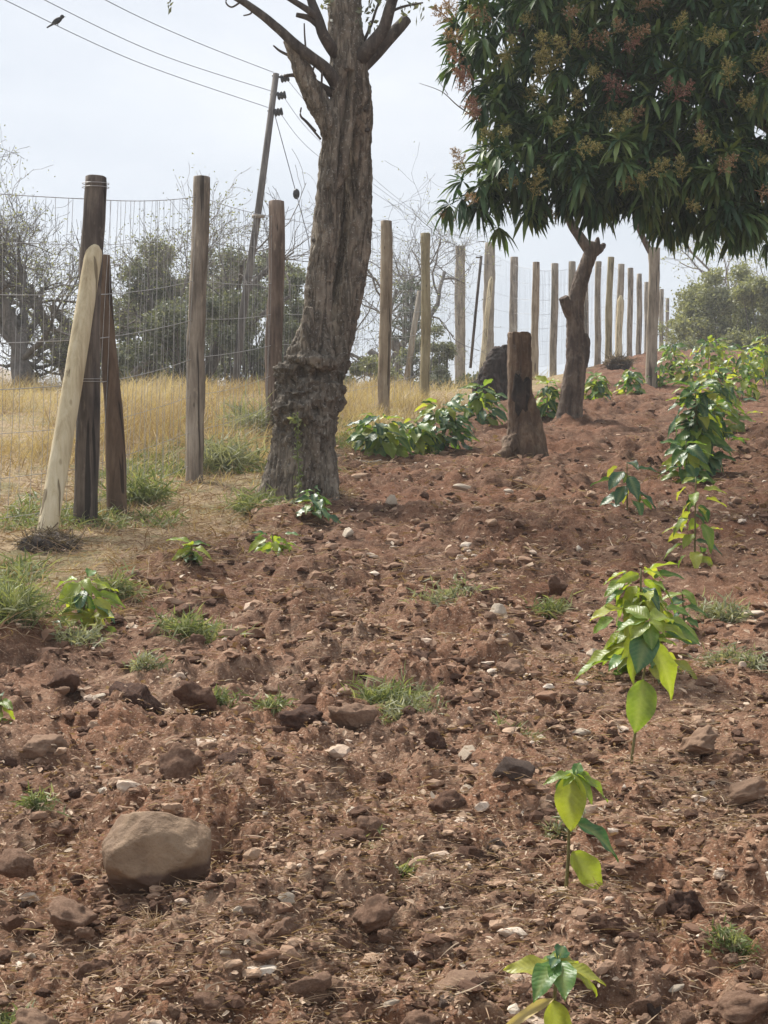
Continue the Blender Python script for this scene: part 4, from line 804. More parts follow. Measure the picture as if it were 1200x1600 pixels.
CL = [(215, 1085, 80, 58, 'large red clod above and left of the boulder, with a reddish patch behind'), (310, 1075, 58, 44, 'dark clod with a pale straw on top, upper left field'), (555, 1110, 62, 40, 'dark clod below the pale green weeds in the middle'), (470, 1115, 70, 44, 'brown clod left of the dark one in the middle'),
 (530, 1312, 70, 44, 'long dark clod tilted right in the centre foreground'), (575, 1288, 38, 32, 'small dark clod beside the long pale chip'), (695, 1250, 50, 44, 'round reddish brown clod right of the pale chip'), (748, 1335, 84, 44, 'broad flat clod with a shaded face below the dark rock'), (440, 1468, 62, 48, 'round clod just under the square pale stone'), (540, 1310, 40, 30, 'clod nestled against the long tilted one'),
 (720, 1525, 84, 52, 'cluster topping clod with dark hollows left of the lowest seedling'), (735, 1555, 50, 40, 'black clod below the shaded cluster'), (105, 1420, 66, 44, 'dark shaded clod below and left of the boulder'), (340, 1412, 46, 40, 'clod right below the boulder'), (155, 1512, 52, 44, 'dark upright clod at the lower left'), (490, 1535, 60, 40, 'brown clod low in the centre'),
 (30, 1340, 60, 36, 'grey brown clod at the left edge level with the boulder'), (275, 1180, 70, 50, 'dark clod above the boulder'), (365, 1190, 60, 42, 'brown clod above and right of the boulder'), (60, 1160, 62, 40, 'dark clod at the left below the cut off seedling'), (100, 1050, 56, 40, 'clod below the yellow green seedling'),
 (1090, 1150, 56, 36, 'dark clod right of the hanging leaf'), (640, 1025, 44, 28, 'clod above the middle weeds'), (800, 1050, 46, 30, 'clod left of the bushy seedling'), (950, 1480, 50, 36, 'clod above the lowest seedling at right'), (1015, 1565, 44, 32, 'dark smooth clod right of the lowest seedling'), (1150, 1560, 90, 40, 'large broken clod at the lower right corner'), (1070, 1400, 56, 36, 'clod in the right foreground below the slender seedling'), (870, 905, 40, 26, 'clod beside a green tuft in the mid field'), (500, 925, 50, 28, 'clod below the seedlings by the tree'), (660, 900, 44, 24, 'clod in the middle of the upper field'), (255, 1420, 46, 34, 'clod under the boulder beside a straw tuft'), (390, 1495, 50, 40, 'clod in the lower left centre'), (590, 1420, 64, 40, 'flat brown clod in the centre foreground'), (60, 1590, 70, 50, 'clod at the lower left corner'), (330, 1565, 66, 40, 'dusty clod at the bottom left of centre'), (650, 1590, 64, 40, 'clod at the bottom centre'), (860, 1260, 40, 30, 'clod behind the slender seedling'), (680, 1150, 46, 30, 'small clod above the peach stone'), (1160, 1230, 60, 34, 'clod at the right edge')]
for k, (px, py, a, b_, lab) in enumerate(CL): lay('soil_clod', CLODS[k % 10], px, py, a * 1.08, b_ * 1.05, 1000 + k, lab, 'soil clod', 'large soil clods on the field')
RK = [(800, 1238, 62, 42, 'dark grey rock half buried left of the slender seedling'), (700, 1565, 52, 36, 'grey rock among clods at the bottom right of centre'), (780, 1325, 40, 32, 'grey stone lying against the broad flat clod'), (1018, 1562, 36, 40, 'dark smooth stone standing on edge right of the lowest seedling')]
for k, (px, py, a, b_, lab) in enumerate(RK): lay('rock', ROCKS[k], px, py, a, b_, 1100 + k, lab, 'rock', 'dark rocks on the field')
ST = [(610, 780, 24, 20, 'round cream stone right of the old tree'), (722, 757, 38, 13, 'flat oblong pink stone in the upper field'), (797, 765, 18, 9, 'small pink stone right of the oblong one'), (775, 975, 42, 26, 'pale yellowish stone in the middle field'), (445, 1432, 40, 24, 'square whitish stone in the lower centre'), (553, 1265, 36, 14, 'long white chip tilted down in the centre'), (735, 1180, 44, 24, 'peach coloured angular stone in the centre right'), (612, 1567, 32, 12, 'flat white stone at the bottom centre'), (923, 1017, 28, 14, 'flat white stone left of the bushy seedling'), (905, 856, 14, 10, 'tiny white stone in the upper right field'), (155, 1085, 30, 16, 'orange cream stone beside the large red clod'), (728, 1228, 30, 20, 'pale brown stone above the round clod'), (1140, 1465, 26, 12, 'pale chip under the weed tuft at the lower right'), (870, 1392, 30, 20, 'pale stone at the foot of the slender seedling'), (1060, 1540, 32, 12, 'white elongated stone in the lower right'), (375, 1455, 22, 16, 'cream stone below and right of the boulder'), (160, 1232, 20, 12, 'pinkish stone above and left of the boulder'), (50, 1490, 24, 14, 'cream stone at the lower left'), (545, 830, 26, 16, 'whitish stone below the grey green seedling'), (1060, 1530, 18, 10, 'pale chip beside the white elongated stone'), (912, 1140, 34, 16, 'pale stone left of the hanging leaf'), (350, 1535, 24, 12, 'small cream stone at the bottom left of centre'), (790, 1130, 22, 12, 'pale stone beside the green tuft'), (1060, 1265, 18, 12, 'white pebble in the right foreground')]
for k, (px, py, a, b_, lab) in enumerate(ST): lay('stone', STONES[k % 6], px, py, a, b_, 1200 + k, lab, 'stone', 'pale stones on the field', .2)
# fist sized clods, each told apart by the nearest thing one can find
LM = [(px, py, max(a, 24), max(b_, 18), lab) for px, py, a, b_, lab in CL + RK + ST] + [(245, 1325, 160, 120, 'rounded tan boulder'), (470, 780, 110, 60, 'base of the old tree'), (812, 690, 50, 40, 'foot of the sawn stump'), (888, 1390, 30, 30, 'stem of the slender seedling'), (988, 1190, 30, 30, 'stem of the tall seedling'), (866, 1560, 60, 60, 'lowest seedling')]
def short(l):
    for c in (' with ', ' lying ', ' under ', ', ', ' that '):
        l = l.split(c)[0] if len(l.split(c)[0].split()) > 2 else l
    return ' '.join(l.split()[:11])
rs = np.random.default_rng(31); kk = 0; used = set(); spots = []
for tries in range(6000):
    if kk >= 125: break
    px, py = rs.uniform(-20, 1220), 770 + 830 * rs.random() ** .8; g = G(px, py)
    if float(soilmask(g[0], g[1])) < .7 or abs(px - 243) < 105 and abs(py - 1320) < 85 or any(abs(px - q[0]) < 34 and abs(py - q[1]) < 22 for q in spots): continue
    L_ = min(LM, key=lambda q: math.hypot(px - q[0], (py - q[1]) * 1.4)); dx, dy = px - L_[0], py - L_[1]
    if abs(dx) < L_[2] * .55 and abs(dy) < L_[3] * .6 or math.hypot(dx, dy) > 130: continue
    far = 'a step' if math.hypot(dx, dy) > 75 else 'close'
    wh = ('above' if dy < 0 else 'below') if abs(dy) > abs(dx) else ('left of' if dx < 0 else 'right of')
    key = (L_[4], wh, far)
    if key in used: continue
    used.add(key); spots.append((px, py)); wd = rs.uniform(16, 36) * (.5 + .5 * (py - 700) / 900)
    lay('soil_clod', CLODS[kk % 10], px, py, wd, wd * rs.uniform(.5, .8), 2000 + kk, 'small clod ' + far + ' ' + wh + ' the ' + short(L_[4]), 'soil clod', 'small soil clods on the field'); kk += 1

# ------------------------------------------------------------------ weed tufts
def tuft(px, py, wpx, hpx, n, seed, mat, label, feather=False, flat=.6):
    g = onG(G(px, py)); Y = g[1]; rg = np.random.default_rng(seed); R = wpx / 2 / F * Y; hh = hpx / F * Y
    t = thing('weed_tuft', g, label, 'weed', 'weed tufts on the field'); q = rg.normal(0, .35, (n, 2)) * R * np.array([1, .7])
    b = np.stack([g[0] + q[:, 0], g[1] + q[:, 1], H(g[0] + q[:, 0], g[1] + q[:, 1])], 1)
    d = nrm(np.stack([rg.normal(0, flat, n), rg.normal(0, flat, n), np.ones(n)], 1)); bend = np.stack([rg.normal(0, .3, n), rg.normal(0, .3, n), -rg.uniform(.1, .5, n)], 1)
    L = hh * rg.uniform(.5, 1.25, n); tone = rg.random(n)
    V, f, m = strips(b, d, L, rg.uniform(.002, .005, n) * (Y / 5) ** .5, bend, 4); mb = MB(); mb.add(V, None, f, np.repeat(tone, m))
    if feather:
        for j in range(4):
            s_ = .3 + .18 * j; p = b + d * (L * s_)[:, None] + bend * (L * s_ ** 2)[:, None]; d2 = nrm(d * .6 + rg.normal(0, .7, (n, 3)))
            V, f, m = strips(p, d2, L * .42, rg.uniform(.003, .007, n) * (Y / 5) ** .5, bend * .5, 2); mb.add(V, None, f, np.repeat(np.clip(tone + .1, 0, 1), m))
    o = mb.build('blades', mat, t, False); o['kind'] = 'stuff'
TU = [(300, 995, 110, 50, 150, M_WEED, 'feathery green weed patch below the tiny pale seedling', 1), (15, 1000, 110, 90, 200, M_WEED, 'green grass clump at the left edge below the fence', 1), (605, 1075, 90, 60, 120, M_WEED, 'mid field weed patch with thin green leaves', 1), (640, 1098, 130, 40, 130, M_WEEDGREY, 'grey green dry weeds in the middle of the field', 1), (807, 1158, 76, 38, 170, M_WEED, 'dense green moss like tuft in the centre right', 0), (1140, 1482, 86, 34, 110, M_WEED, 'low green weed in the lower right corner', 1), (60, 1268, 44, 40, 60, M_WEED, 'small leafy weed left of the boulder', 1), (18, 1580, 60, 50, 70, M_WEED, 'leafy weed at the lower left corner', 1), (1135, 1030, 90, 36, 110, M_WEEDGREY, 'grey green weed right of the tall seedling', 1), (1130, 950, 90, 44, 120, M_WEEDGREY, 'pale weed patch above it at the right', 1), (424, 1095, 46, 34, 60, M_WEED, 'small yellowish green tuft in the mid left field', 1), (225, 1052, 54, 34, 60, M_WEEDGREY, 'grey green tuft above the large red clod', 1), (862, 930, 54, 40, 80, M_WEED, 'green wispy tuft above the pale stone', 1), (640, 1365, 56, 34, 60, M_WEED, 'flat yellowish weed in the centre foreground', 1), (575, 1325, 40, 30, 40, M_WEED, 'tiny green weed beside the long tilted clod', 1), (345, 1085, 40, 34, 50, M_WEED, 'yellow green tuft right of the dark clod', 1), (240, 1450, 50, 40, 60, M_STRAW, 'dry blond straw tuft under the boulder', 0), (215, 790, 120, 60, 220, M_WEED, 'green weeds at the feet of the corner posts', 1), (350, 735, 110, 70, 240, M_WEEDGREY, 'grey green shrubby weeds beside the second post', 1), (398, 690, 70, 80, 200, M_WEEDGREY, 'tall grey green weeds left of the burl', 1), (400, 800, 80, 50, 160, M_WEED, 'dark green weeds at the left root of the old tree', 1), (880, 1300, 70, 36, 60, M_WEEDGREY, 'pale dry weed behind the slender seedling', 1), (700, 960, 120, 30, 100, M_WEEDGREY, 'dry grey weeds left of the pale yellowish stone', 1), (1180, 1050, 60, 30, 60, M_WEEDGREY, 'dry pale weeds at the right edge', 1), (120, 1000, 110, 30, 110, M_WEEDGREY, 'grey weeds under the yellow green seedling', 1), (185, 930, 70, 50, 90, M_WEED, 'green weeds right of the yellow green seedling', 1), (1030, 1415, 60, 26, 50, M_STRAW, 'dry straw tuft in the right foreground', 0), (330, 1245, 80, 36, 80, M_STRAW, 'dry straw tuft behind the boulder', 0), (470, 795, 60, 40, 70, M_STRAW, 'bleached grass at the foot of the creeper', 0)]
for k, (px, py, a, b_, n, m, lab, fe) in enumerate(TU): tuft(px, py, a, b_, n, 1300 + k, m, lab, bool(fe))
# dead leaf lying on the soil
for px, py, dx, lab in ((392, 1592, 40, 'yellow dead leaf lying at the bottom edge'),):
    g = onG(G(px, py), .015); t = thing('dead_leaf', g, lab, 'leaf'); put_leaf(t, g, g + np.array([dx / F * g[1], .02, .012]), (0, -.4, 1), 'dead', 0, .8, 'blade')

# ------------------------------------------------------------------ mango tree
MY = 11.0; mk = MY / F
mg = thing('mango_tree', np.array([4.15, 12.6, float(gz(4.15, 12.6))]), 'dense dark mango tree in flower hanging over the upper right of the field', 'tree')
ELL = [(940, 110, 170, 165, 11.4), (1130, 160, 200, 185, 11.1), (848, 250, 82, 68, 10.8), (985, 258, 118, 54, 10.6), (1140, 290, 85, 72, 10.55), (793, 45, 80, 100, 11.3), (775, 165, 30, 40, 11.1), (1000, -60, 240, 170, 11.5), (722, 318, 22, 14, 10.7), (895, 280, 85, 34, 10.7), (1060, 296, 66, 38, 10.7), (765, 305, 40, 38, 10.75)]
E = [(W(px, py, Y), np.array([rx * mk, (rx + ry) / 2 * mk * .95, ry * mk])) for px, py, rx, ry, Y in ELL]
E += [(np.array([4.3, 12.8, 6.2]), np.array([2.2, 2.2, 1.7])), (np.array([2.6, 12.6, 6.6]), np.array([1.6, 1.6, 1.3])), (np.array([4.6, 11.6, 4.7]), np.array([1.6, 1.4, 1.1])), (np.array([3.6, 13.8, 5.2]), np.array([1.8, 1.6, 1.4]))]
def inside(p, skip, k=1.0):
    m = np.zeros(len(p), bool)
    for i, (c, r) in enumerate(E):
        if i != skip: m |= (((p - c) / (r * k)) ** 2).sum(1) < 1
    return m
rm = np.random.default_rng(17); CP = []; CN = []
for i, (c, r) in enumerate(E):
    area = 4 * math.pi * ((r[0] * r[1] * r[2]) ** (2 / 3)); n = int(area * (40 if i < 12 else 11)); q = nrm(rm.normal(size=(n, 3)))
    p = c + q * r * (rm.uniform(.86, 1.04, n) + .30 * fbm3(c + q * r, 2.1, 2, 64) * (1 if i < 12 else .4))[:, None]; ok = ~inside(p, i, .86); CP.append(p[ok]); CN.append(nrm(q / r)[ok])
    n2 = int(area * (10 if i < 12 else 3)); q = nrm(rm.normal(size=(n2, 3))); CP.append(c + q * r * (rm.random(n2) ** .4 * .8)[:, None]); CN.append(q)
CP = np.concatenate(CP); CN = np.concatenate(CN); CP = CP + rm.normal(0, .05, CP.shape)
nl = 17; nC = len(CP); ax = nrm(CN + np.array([0, 0, .15]) + rm.normal(0, .25, CN.shape))
base = np.repeat(CP, nl, 0); axr = np.repeat(ax, nl, 0); rnd = nrm(rm.normal(size=base.shape)); d = nrm(axr * .55 + rnd * .85 + np.array([0, 0, -.28])); L = rm.uniform(.10, .20, len(base)); drp = rm.uniform(.25, .8, len(base))
ctone = np.repeat(np.clip(rm.normal(.45, .24, nC), 0, 1), nl); tone = np.clip(ctone + rm.normal(0, .1, len(base)), 0, 1)
scr = (base[:, 0] / base[:, 1] * F + 600, 800 - (base[:, 2] - CZ) / base[:, 1] * F)
vis = (scr[0] > 660) & (scr[0] < 1230) & (scr[1] > -20) & (scr[1] < 420) & (np.repeat(CN[:, 1], nl) < -.35)
cand = np.where(vis)[0]; order = cand[np.argsort(base[cand, 1] + rm.normal(0, .1, len(cand)))][:1400]; single = rm.choice(order, 300, False)
mask = np.ones(len(base), bool); mask[single] = False
def batch_leaves(base, d, L, drp, tone, wd=.22, segs=3):
    n = len(base); t = np.linspace(0, 1, segs + 1); prof = np.array([.12, .8, 1, .7, 0.02]) if segs == 4 else np.sin(np.pi * t)
    P = base[:, None] + d[:, None] * (L[:, None] * t)[:, :, None]; P[:, :, 2] -= (drp * L)[:, None] * t ** 2 * .8
    s = nrm(np.cross(d, np.array([0, 0, 1.0])) + rm.normal(0, .25, d.shape)); nn = nrm(np.cross(s, d))
    hw = (L[:, None] * wd / 2 * prof)[:, :, None]; up = nn[:, None] * hw * .35
    V = np.stack([P - s[:, None] * hw + up, P, P + s[:, None] * hw + up], 2).reshape(-1, 3); m = 3 * (segs + 1)
    f = np.array([[3 * i + j, 3 * i + j + 1, 3 * i + 3 + j + 1, 3 * i + 3 + j] for i in range(segs) for j in range(2)])
    return V, (f[None] + (np.arange(n) * m)[:, None, None]).reshape(-1, 4), np.repeat(tone, m)
V, f, tn = batch_leaves(base[mask], d[mask], L[mask], drp[mask], tone[mask])
o = obj('crown', np_mesh('crown', V - np.array(mg.location), f, M_MANGO, True, {'tone': tn}), mg); o['kind'] = 'stuff'
ML = [leaf_mesh('mango_leaf', M_MANGO_O, 1, .21, dr, .2, .008, 6, 1.6, s) for s, dr in enumerate((.25, .4, .55, .7))]
for k, i in enumerate(single):
    o = bpy.data.objects.new('leaf', ML[k % 4]); COL.objects.link(o); o.parent = mg
    n_ = nrm(np.array([0, -.4, 1.0]) + rm.normal(0, .3, 3)); o.matrix_local = frame(base[i], d[i] + np.array([0, 0, -.15]), n_, L[i] * 1.05, mg.location)
# trunk and limbs
b0 = np.array(mg.location); hub = b0 + np.array([-.15, -.1, 2.2])
MB().tube(spline([b0 - [0, 0, .3], b0 + [.05, 0, .8], b0 + [-.1, -.05, 1.6], hub], 24), np.linspace(.24, .16, 24), 16).build('trunk', M_PRUNED, mg)
for i in (0, 1, 2, 3, 4, 5, 7, 12, 13, 14, 15):
    c = E[i][0]; mid = (hub + c) / 2 + np.array([0, .1, .25]); MB().tube(spline([hub - [0, 0, .1], mid, c], 18), np.linspace(.09, .025, 18), 9).build('branch', M_PRUNED, mg)
P = spline([W(745, 185, 11), W(715, 165, 10.95), W(690, 143, 10.9), W(655, 130, 10.9)], 14); MB().tube(P, np.linspace(.006, .0015, 14), 5).build('twig', M_TWIG, mg)
P = spline([W(700, 148, 10.92), W(690, 133, 10.9), W(682, 122, 10.9)], 8); MB().tube(P, np.linspace(.003, .0012, 8), 5).build('twig', M_TWIG, mg)
def panicle_mesh(mat, seed):
    rg = np.random.default_rng(seed); mb = MB(); mb.tube(np.array([[0, 0, 0], [0, .5, .02], [0, 1, 0]]), [.012, .01, .004], 5)
    for k in range(20):
        t = .12 + .85 * k / 20; a = k * 2.4; ln = .36 * (1.05 - t) * rg.uniform(.7, 1.2) + .05; dd = np.array([math.cos(a), .75, math.sin(a)]); p0 = np.array([0, t, 0])
        mb.tube(np.array([p0, p0 + dd * ln * .5, p0 + dd * ln]), [.008, .006, .004], 3, True, .4)
        for j in range(9): leaf_cloud(mb, p0 + dd * ln * (.25 + .75 * j / 8), 3, .018, .05, seed * 1000 + k * 20 + j, (0, 1), 0, .7)
    return mb.mesh('panicle', mat, smooth=False)
PM = [[panicle_mesh(m, s + 10 * i) for s in range(2)] for i, m in enumerate(M_PAN)]
def front(px, py):
    """depth of the crown's near skin on the ray through (px, py)"""
    dd = np.array([(px - 600) / F, 1, -(py - 800) / F]); o_ = np.array([0, 0, CZ]); best = None
    for c, r in E:
        a = ((dd / r) ** 2).sum(); b = (dd * (o_ - c) / r ** 2).sum(); cc = (((o_ - c) / r) ** 2).sum() - 1; D = b * b - a * cc
        if D > 0: t = (-b - D ** .5) / a; best = t if best is None else min(best, t)
    return best
PL = [(800, 68, 0), (788, 85, 0), (850, 75, 0), (885, 80, 0), (905, 68, 0), (870, 100, 0), (840, 125, 0), (855, 110, 0), (925, 62, 1), (985, 60, 1), (970, 45, 1), (1000, 12, 1), (1015, 5, 1), (980, 75, 2), (965, 140, 2), (955, 155, 2), (1045, 138, 2), (1060, 150, 2), (1180, 92, 0), (1190, 48, 1), (1140, 128, 0), (1195, 110, 1), (960, 200, 0), (985, 190, 1), (945, 190, 0), (830, 150, 0), (845, 160, 0), (770, 220, 0), (785, 205, 0), (760, 235, 0), (905, 232, 0), (1000, 282, 0), (975, 295, 0), (1065, 272, 0), (1020, 270, 0), (1095, 210, 1), (1110, 225, 0), (735, 122, 2), (728, 140, 2), (735, 165, 2), (742, 178, 2), (710, 15, 1), (700, 30, 1), (720, 60, 1), (715, 95, 2), (730, 268, 0), (722, 255, 1), (705, 335, 1), (740, 312, 1), (790, 285, 0), (835, 300, 0), (1160, 160, 0), (1180, 250, 0), (1130, 265, 1), (1060, 40, 0), (1100, 60, 0), (890, 20, 1), (760, 30, 1), (830, 30, 0), (930, 110, 0), (870, 205, 0), (900, 160, 0), (1080, 320, 0), (865, 340, 0), (1190, 300, 1)]
for k, (px, py, ci) in enumerate(PL):
    t = front(px, py); t = 11.0 if t is None else t; p = W(px, py, t - .14); rg = np.random.default_rng(3000 + k)
    o = bpy.data.objects.new('flower_panicle', PM[ci][k % 2]); COL.objects.link(o); o.parent = mg
    dv = nrm(np.array([rg.normal((px - 950) / 500, .45), -.75, rg.normal(.35, .35)])); o.matrix_local = frame(p - dv * .06, dv, rg.normal(size=3), rg.uniform(.15, .25), mg.location)

# ------------------------------------------------------------------ background trees and bushes
def grow(mb, tips, p, d, L, r, lvl, rg, gn=.35, up=.12, nch=3, shrink=.68, sides=(8, 6, 4, 3, 3, 3), minr=.004):
    n = 5; P = [p]; dd = d
    for k in range(n):
        dd = nrm(dd + rg.normal(0, gn, 3) * .45 + np.array([0, 0, up]) * .3); P.append(P[-1] + dd * L / n)
    P = np.array(P); r1 = max(r * .6, minr); mb.tube(P, np.linspace(r, r1, n + 1), sides[min(lvl, 5)], False, .5)
    if lvl >= len(nch):
        tips.append(P[-1]); tips.append(P[3]); return
    for k in range(nch[lvl]):
        t = .35 + .65 * (k + rg.random()) / nch[lvl]; i = min(int(t * n), n - 1); q = P[i] + (P[i + 1] - P[i]) * (t * n - i)
        nd = nrm(dd + nrm(rg.normal(size=3)) * rg.uniform(.7, 1.25) + np.array([0, 0, up]))
        grow(mb, tips, q, nd, L * shrink * rg.uniform(.7, 1.2), r1 * rg.uniform(.55, .85), lvl + 1, rg, gn, up, nch, shrink, sides, minr)
def bg_tree(name, px, py, Y, hpx, seed, nch, label, bark, leafmat=None, leafn=3, leafs=.06, sp=.08, r=.12, first=.3, gn=.35, up=.12, shrink=.68, stems=1, lean=(0, 0), group=None, cat='tree', tone=(0, 1), spread=.3, minr=.004):
    x = (px - 600) / F * Y; b = np.array([x, Y, float(gz(x, Y)) - .1]); h = (800 - py) / F * Y + CZ
    h = CZ + (800 - hpx) / F * Y - b[2]; t = thing(name, b, label, cat, group); rg = np.random.default_rng(seed); mb = MB(); tips = []
    for s in range(stems):
        d = nrm(np.array([lean[0], lean[1], 1]) + (rg.normal(0, spread, 3) * np.array([1, 1, 0]) if stems > 1 else 0))
        grow(mb, tips, b + (rg.normal(0, .1, 3) * np.array([1, 1, 0]) if stems > 1 else 0), d, h * first, r, 0, rg, gn, up, nch, shrink, minr=minr)
    # scale so that the crown's top sits at the wanted height
    zmax = np.percentile([q[2] for q in tips], 98); k = (h) / max(zmax - b[2], .1)
    rg = np.random.default_rng(seed); mb = MB(); tips = []; rsv = [rg.normal(size=1) for _ in range(0)]
    for s in range(stems):
        d = nrm(np.array([lean[0], lean[1], 1]) + (rg.normal(0, spread, 3) * np.array([1, 1, 0]) if stems > 1 else 0))
        grow(mb, tips, b + (rg.normal(0, .1, 3) * np.array([1, 1, 0]) if stems > 1 else 0), d, h * first, r / k, 0, rg, gn, up, nch, shrink, minr=minr / k)
    for i in range(len(mb.v)): mb.v[i] = b + (mb.v[i] - b) * k
    tips = [b + (q - b) * k for q in tips]
    mb.build('trunk', bark, t)
    if leafmat:
        lb = MB(); tp = np.array(tips); n = len(tp) * leafn; c = np.repeat(tp, leafn, 0); leaf_cloud(lb, c, n, sp, leafs, seed + 5, tone, .1, .5); o = lb.build('crown', leafmat, t, False); o['kind'] = 'stuff'
    return t
bg_tree('bare_tree', 38, 600, 23.5, 262, 11, (5, 5, 4, 3, 3), 'grey bare branched tree with a dark forked trunk at the left edge', M_FARBARK, M_BUSHPALE, 1, .05, .06, .15, .24, .5, .12, .72, 2, spread=.25)
bg_tree('bare_tree', -45, 600, 25.5, 285, 12, (5, 5, 4, 3, 3), 'leafless grey tree cut off by the left edge', M_FARBARK, None, r=.10, first=.26, gn=.5, shrink=.72, stems=1)
bg_tree('bare_tree', 140, 600, 27, 285, 13, (4, 5, 4, 3, 3), 'thin bare tree with pale green shoots behind the corner post', M_TWIG, M_BUSHPALE, 2, .05, .07, .09, .3, .45, .14, .7, 2)
def bush(px, topy, Y, wpx, seed, label, mat, n=5000, leaf=.07, tone=(0, 1), name='bush', blobs=16, bark=M_FARBARK, group=None, low=.0, flat=.75):
    """rounded shrub: several stems inside a volume of small leaves gathered in clumps"""
    x = (px - 600) / F * Y; b = np.array([x, Y, float(gz(x, Y)) - .05]); top = CZ + (800 - topy) / F * Y; hh = top - b[2]; R = wpx / 2 / F * Y; rg = np.random.default_rng(seed)
    t = thing(name, b, label, 'bush', group); mb = MB(); lb = MB()
    for k in range(blobs):
        a = rg.uniform(0, 6.28); rr = R * .78 * rg.random() ** .5; zz = hh * rg.uniform(.18 + low, .86) * (1 - .35 * (rr / R) ** 2); c = b + np.array([math.cos(a) * rr, math.sin(a) * rr * flat, zz]); s = R * rg.uniform(.17, .32) * (1 if hh > .6 * R else .8)
        mb.tube(spline([b + rg.normal(0, .06, 3) * [1, 1, 0], b * .6 + c * .4 + rg.normal(0, .1, 3), c], 7), np.linspace(.022, .008, 7), 5, False)
        m = 60; q = nrm(rg.normal(size=(m, 3))) * (rg.random(m) ** .45)[:, None]; sub = c + q * np.array([s, s, s * .8])
        for e in sub[:22]: mb.tube(np.array([c, (c + e) / 2 + rg.normal(0, .03, 3), e]), [.005, .004, .002], 3, False)
        nn = n // blobs; idx = rg.integers(0, m, nn); leaf_cloud(lb, sub[idx], nn, s * .16, leaf, seed * 31 + k, tone, .1, .5)
    mb.build('stems', bark, t); o = lb.build('crown', mat, t, False); o['kind'] = 'stuff'; return t
bush(235, 330, 27.5, 190, 21, 'dark grey green bush behind the wire between the first two posts', M_BUSH, 13000, .07)
bush(370, 322, 29, 200, 22, 'tall dark green bush left of the leaning power pole', M_BUSH, 15000, .07)
bush(465, 365, 30, 150, 23, 'dark bush seen between the third post and the old tree', M_BUSH, 11000, .07)
bush(300, 420, 25, 220, 24, 'lower shaded bush in front of the tall dark ones', M_BUSH, 13000, .065, (0, .8))
bush(120, 470, 25.5, 130, 25, 'small grey bush beside the forked bare tree', M_BUSH, 4000, .06, (.2, 1))
bush(455, 470, 26, 130, 26, 'dense low bush behind the old tree trunk', M_BUSH, 5000, .06, (0, .7))
bg_tree('bare_tree', 262, 600, 26, 320, 27, (3, 4, 4, 3), 'leaning dark branched tree inside the bushes', M_FARBARK, None, r=.12, first=.34, gn=.5, shrink=.72, stems=3, spread=.5)
bg_tree('thorn_tree', 650, 600, 40, 318, 31, (4, 4, 4, 3, 3), 'spreading bare thorn tree beyond the fence right of the old tree', M_FARBARK, M_BUSHPALE, 1, .06, .08, .16, .3, .55, .04, .74, 2, spread=.3)
bush(575, 512, 29, 130, 32, 'hazy green bush just right of the old tree', M_BUSHPALE, 6000, .07)
bush(685, 484, 30, 110, 33, 'round grey green bush behind the fifth post', M_BUSH, 7000, .065, (.3, 1))
bush(745, 545, 29, 100, 34, 'low grey bush behind the charred stump', M_BUSH, 5000, .06, (.3, 1))
bush(205, 440, 29, 170, 51, 'grey bush filling the gap under the dark one behind the first bay', M_BUSH, 11000, .07, (.2, 1))
bush(320, 360, 31, 170, 52, 'grey green bush behind the second post', M_BUSH, 12000, .075, (.1, .9))
bush(395, 430, 27, 150, 53, 'shaded bush at the foot of the power pole', M_BUSH, 11000, .065, (0, .7))
bush(160, 520, 24.5, 120, 54, 'low dark bush at the foot of the thin bare tree', M_BUSH, 6000, .06, (.1, .8))
bush(480, 420, 31, 120, 55, 'bush hidden mostly by the old tree', M_BUSH, 8000, .07)
bush(635, 535, 32, 110, 56, 'low hazy scrub between the fourth and fifth posts', M_BUSHPALE, 6000, .075)
bush(275, 342, 32, 170, 57, 'tall grey green bush filling the sky gap before the second post', M_BUSH, 13000, .08, (.2, 1))
bush(432, 352, 33, 150, 58, 'grey green bush right of the power pole', M_BUSH, 12000, .08, (.2, 1))
bush(505, 470, 30, 110, 59, 'low bush at the back of the old tree', M_BUSH, 7000, .07)
def layered(px, top, Y, wpx, seed, label):
    x = (px - 600) / F * Y; b = np.array([x, Y, float(gz(x, Y)) - .1]); z1 = CZ + (800 - top) / F * Y; rg = np.random.default_rng(seed); t = thing('layered_tree', b, label, 'tree'); mb = MB(); lb = MB()
    mb.tube(np.array([b, [x + .05, Y, z1]]), [.09, .02], 7)
    for k in range(9):
        z = b[2] + (z1 - b[2]) * (.25 + .75 * k / 9); 
        for j in range(5):
            a = rg.uniform(0, 6.28); ln = wpx / 2 / F * Y * rg.uniform(.5, 1.05) * (1.05 - .55 * k / 9); e = np.array([x + math.cos(a) * ln, Y + math.sin(a) * ln, z + rg.uniform(-.05, .12)])
            q = spline([[x, Y, z - .1], (np.array([x, Y, z]) + e) / 2 + [0, 0, .05], e], 8); mb.tube(q, np.linspace(.02, .006, 8), 4, False)
            for i in range(2, 8): leaf_cloud(lb, q[i], 18, np.array([.11, .11, .035]), .06, seed * 99 + k * 50 + j * 9 + i, (0, 1), -.1, .35)
    mb.build('trunk', M_FARBARK, t); o = lb.build('crown', M_CONIFER, t, False); o['kind'] = 'stuff'
layered(640, 430, 31, 110, 35, 'dark tree with flat layered boughs between the fourth and fifth posts')
bush(1130, 395, 46, 210, 41, 'large pale olive bush on the crest right of the fence', M_BUSHPALE, 26000, .11, (0, 1), blobs=34)
bush(1200, 420, 43, 150, 42, 'olive bush cut by the right edge below the mango', M_BUSHPALE, 15000, .11, (0, .8), blobs=18)
bush(1065, 470, 48, 90, 43, 'small grey green bush at the end of the fence', M_BUSHPALE, 3500, .08, (0, .9))
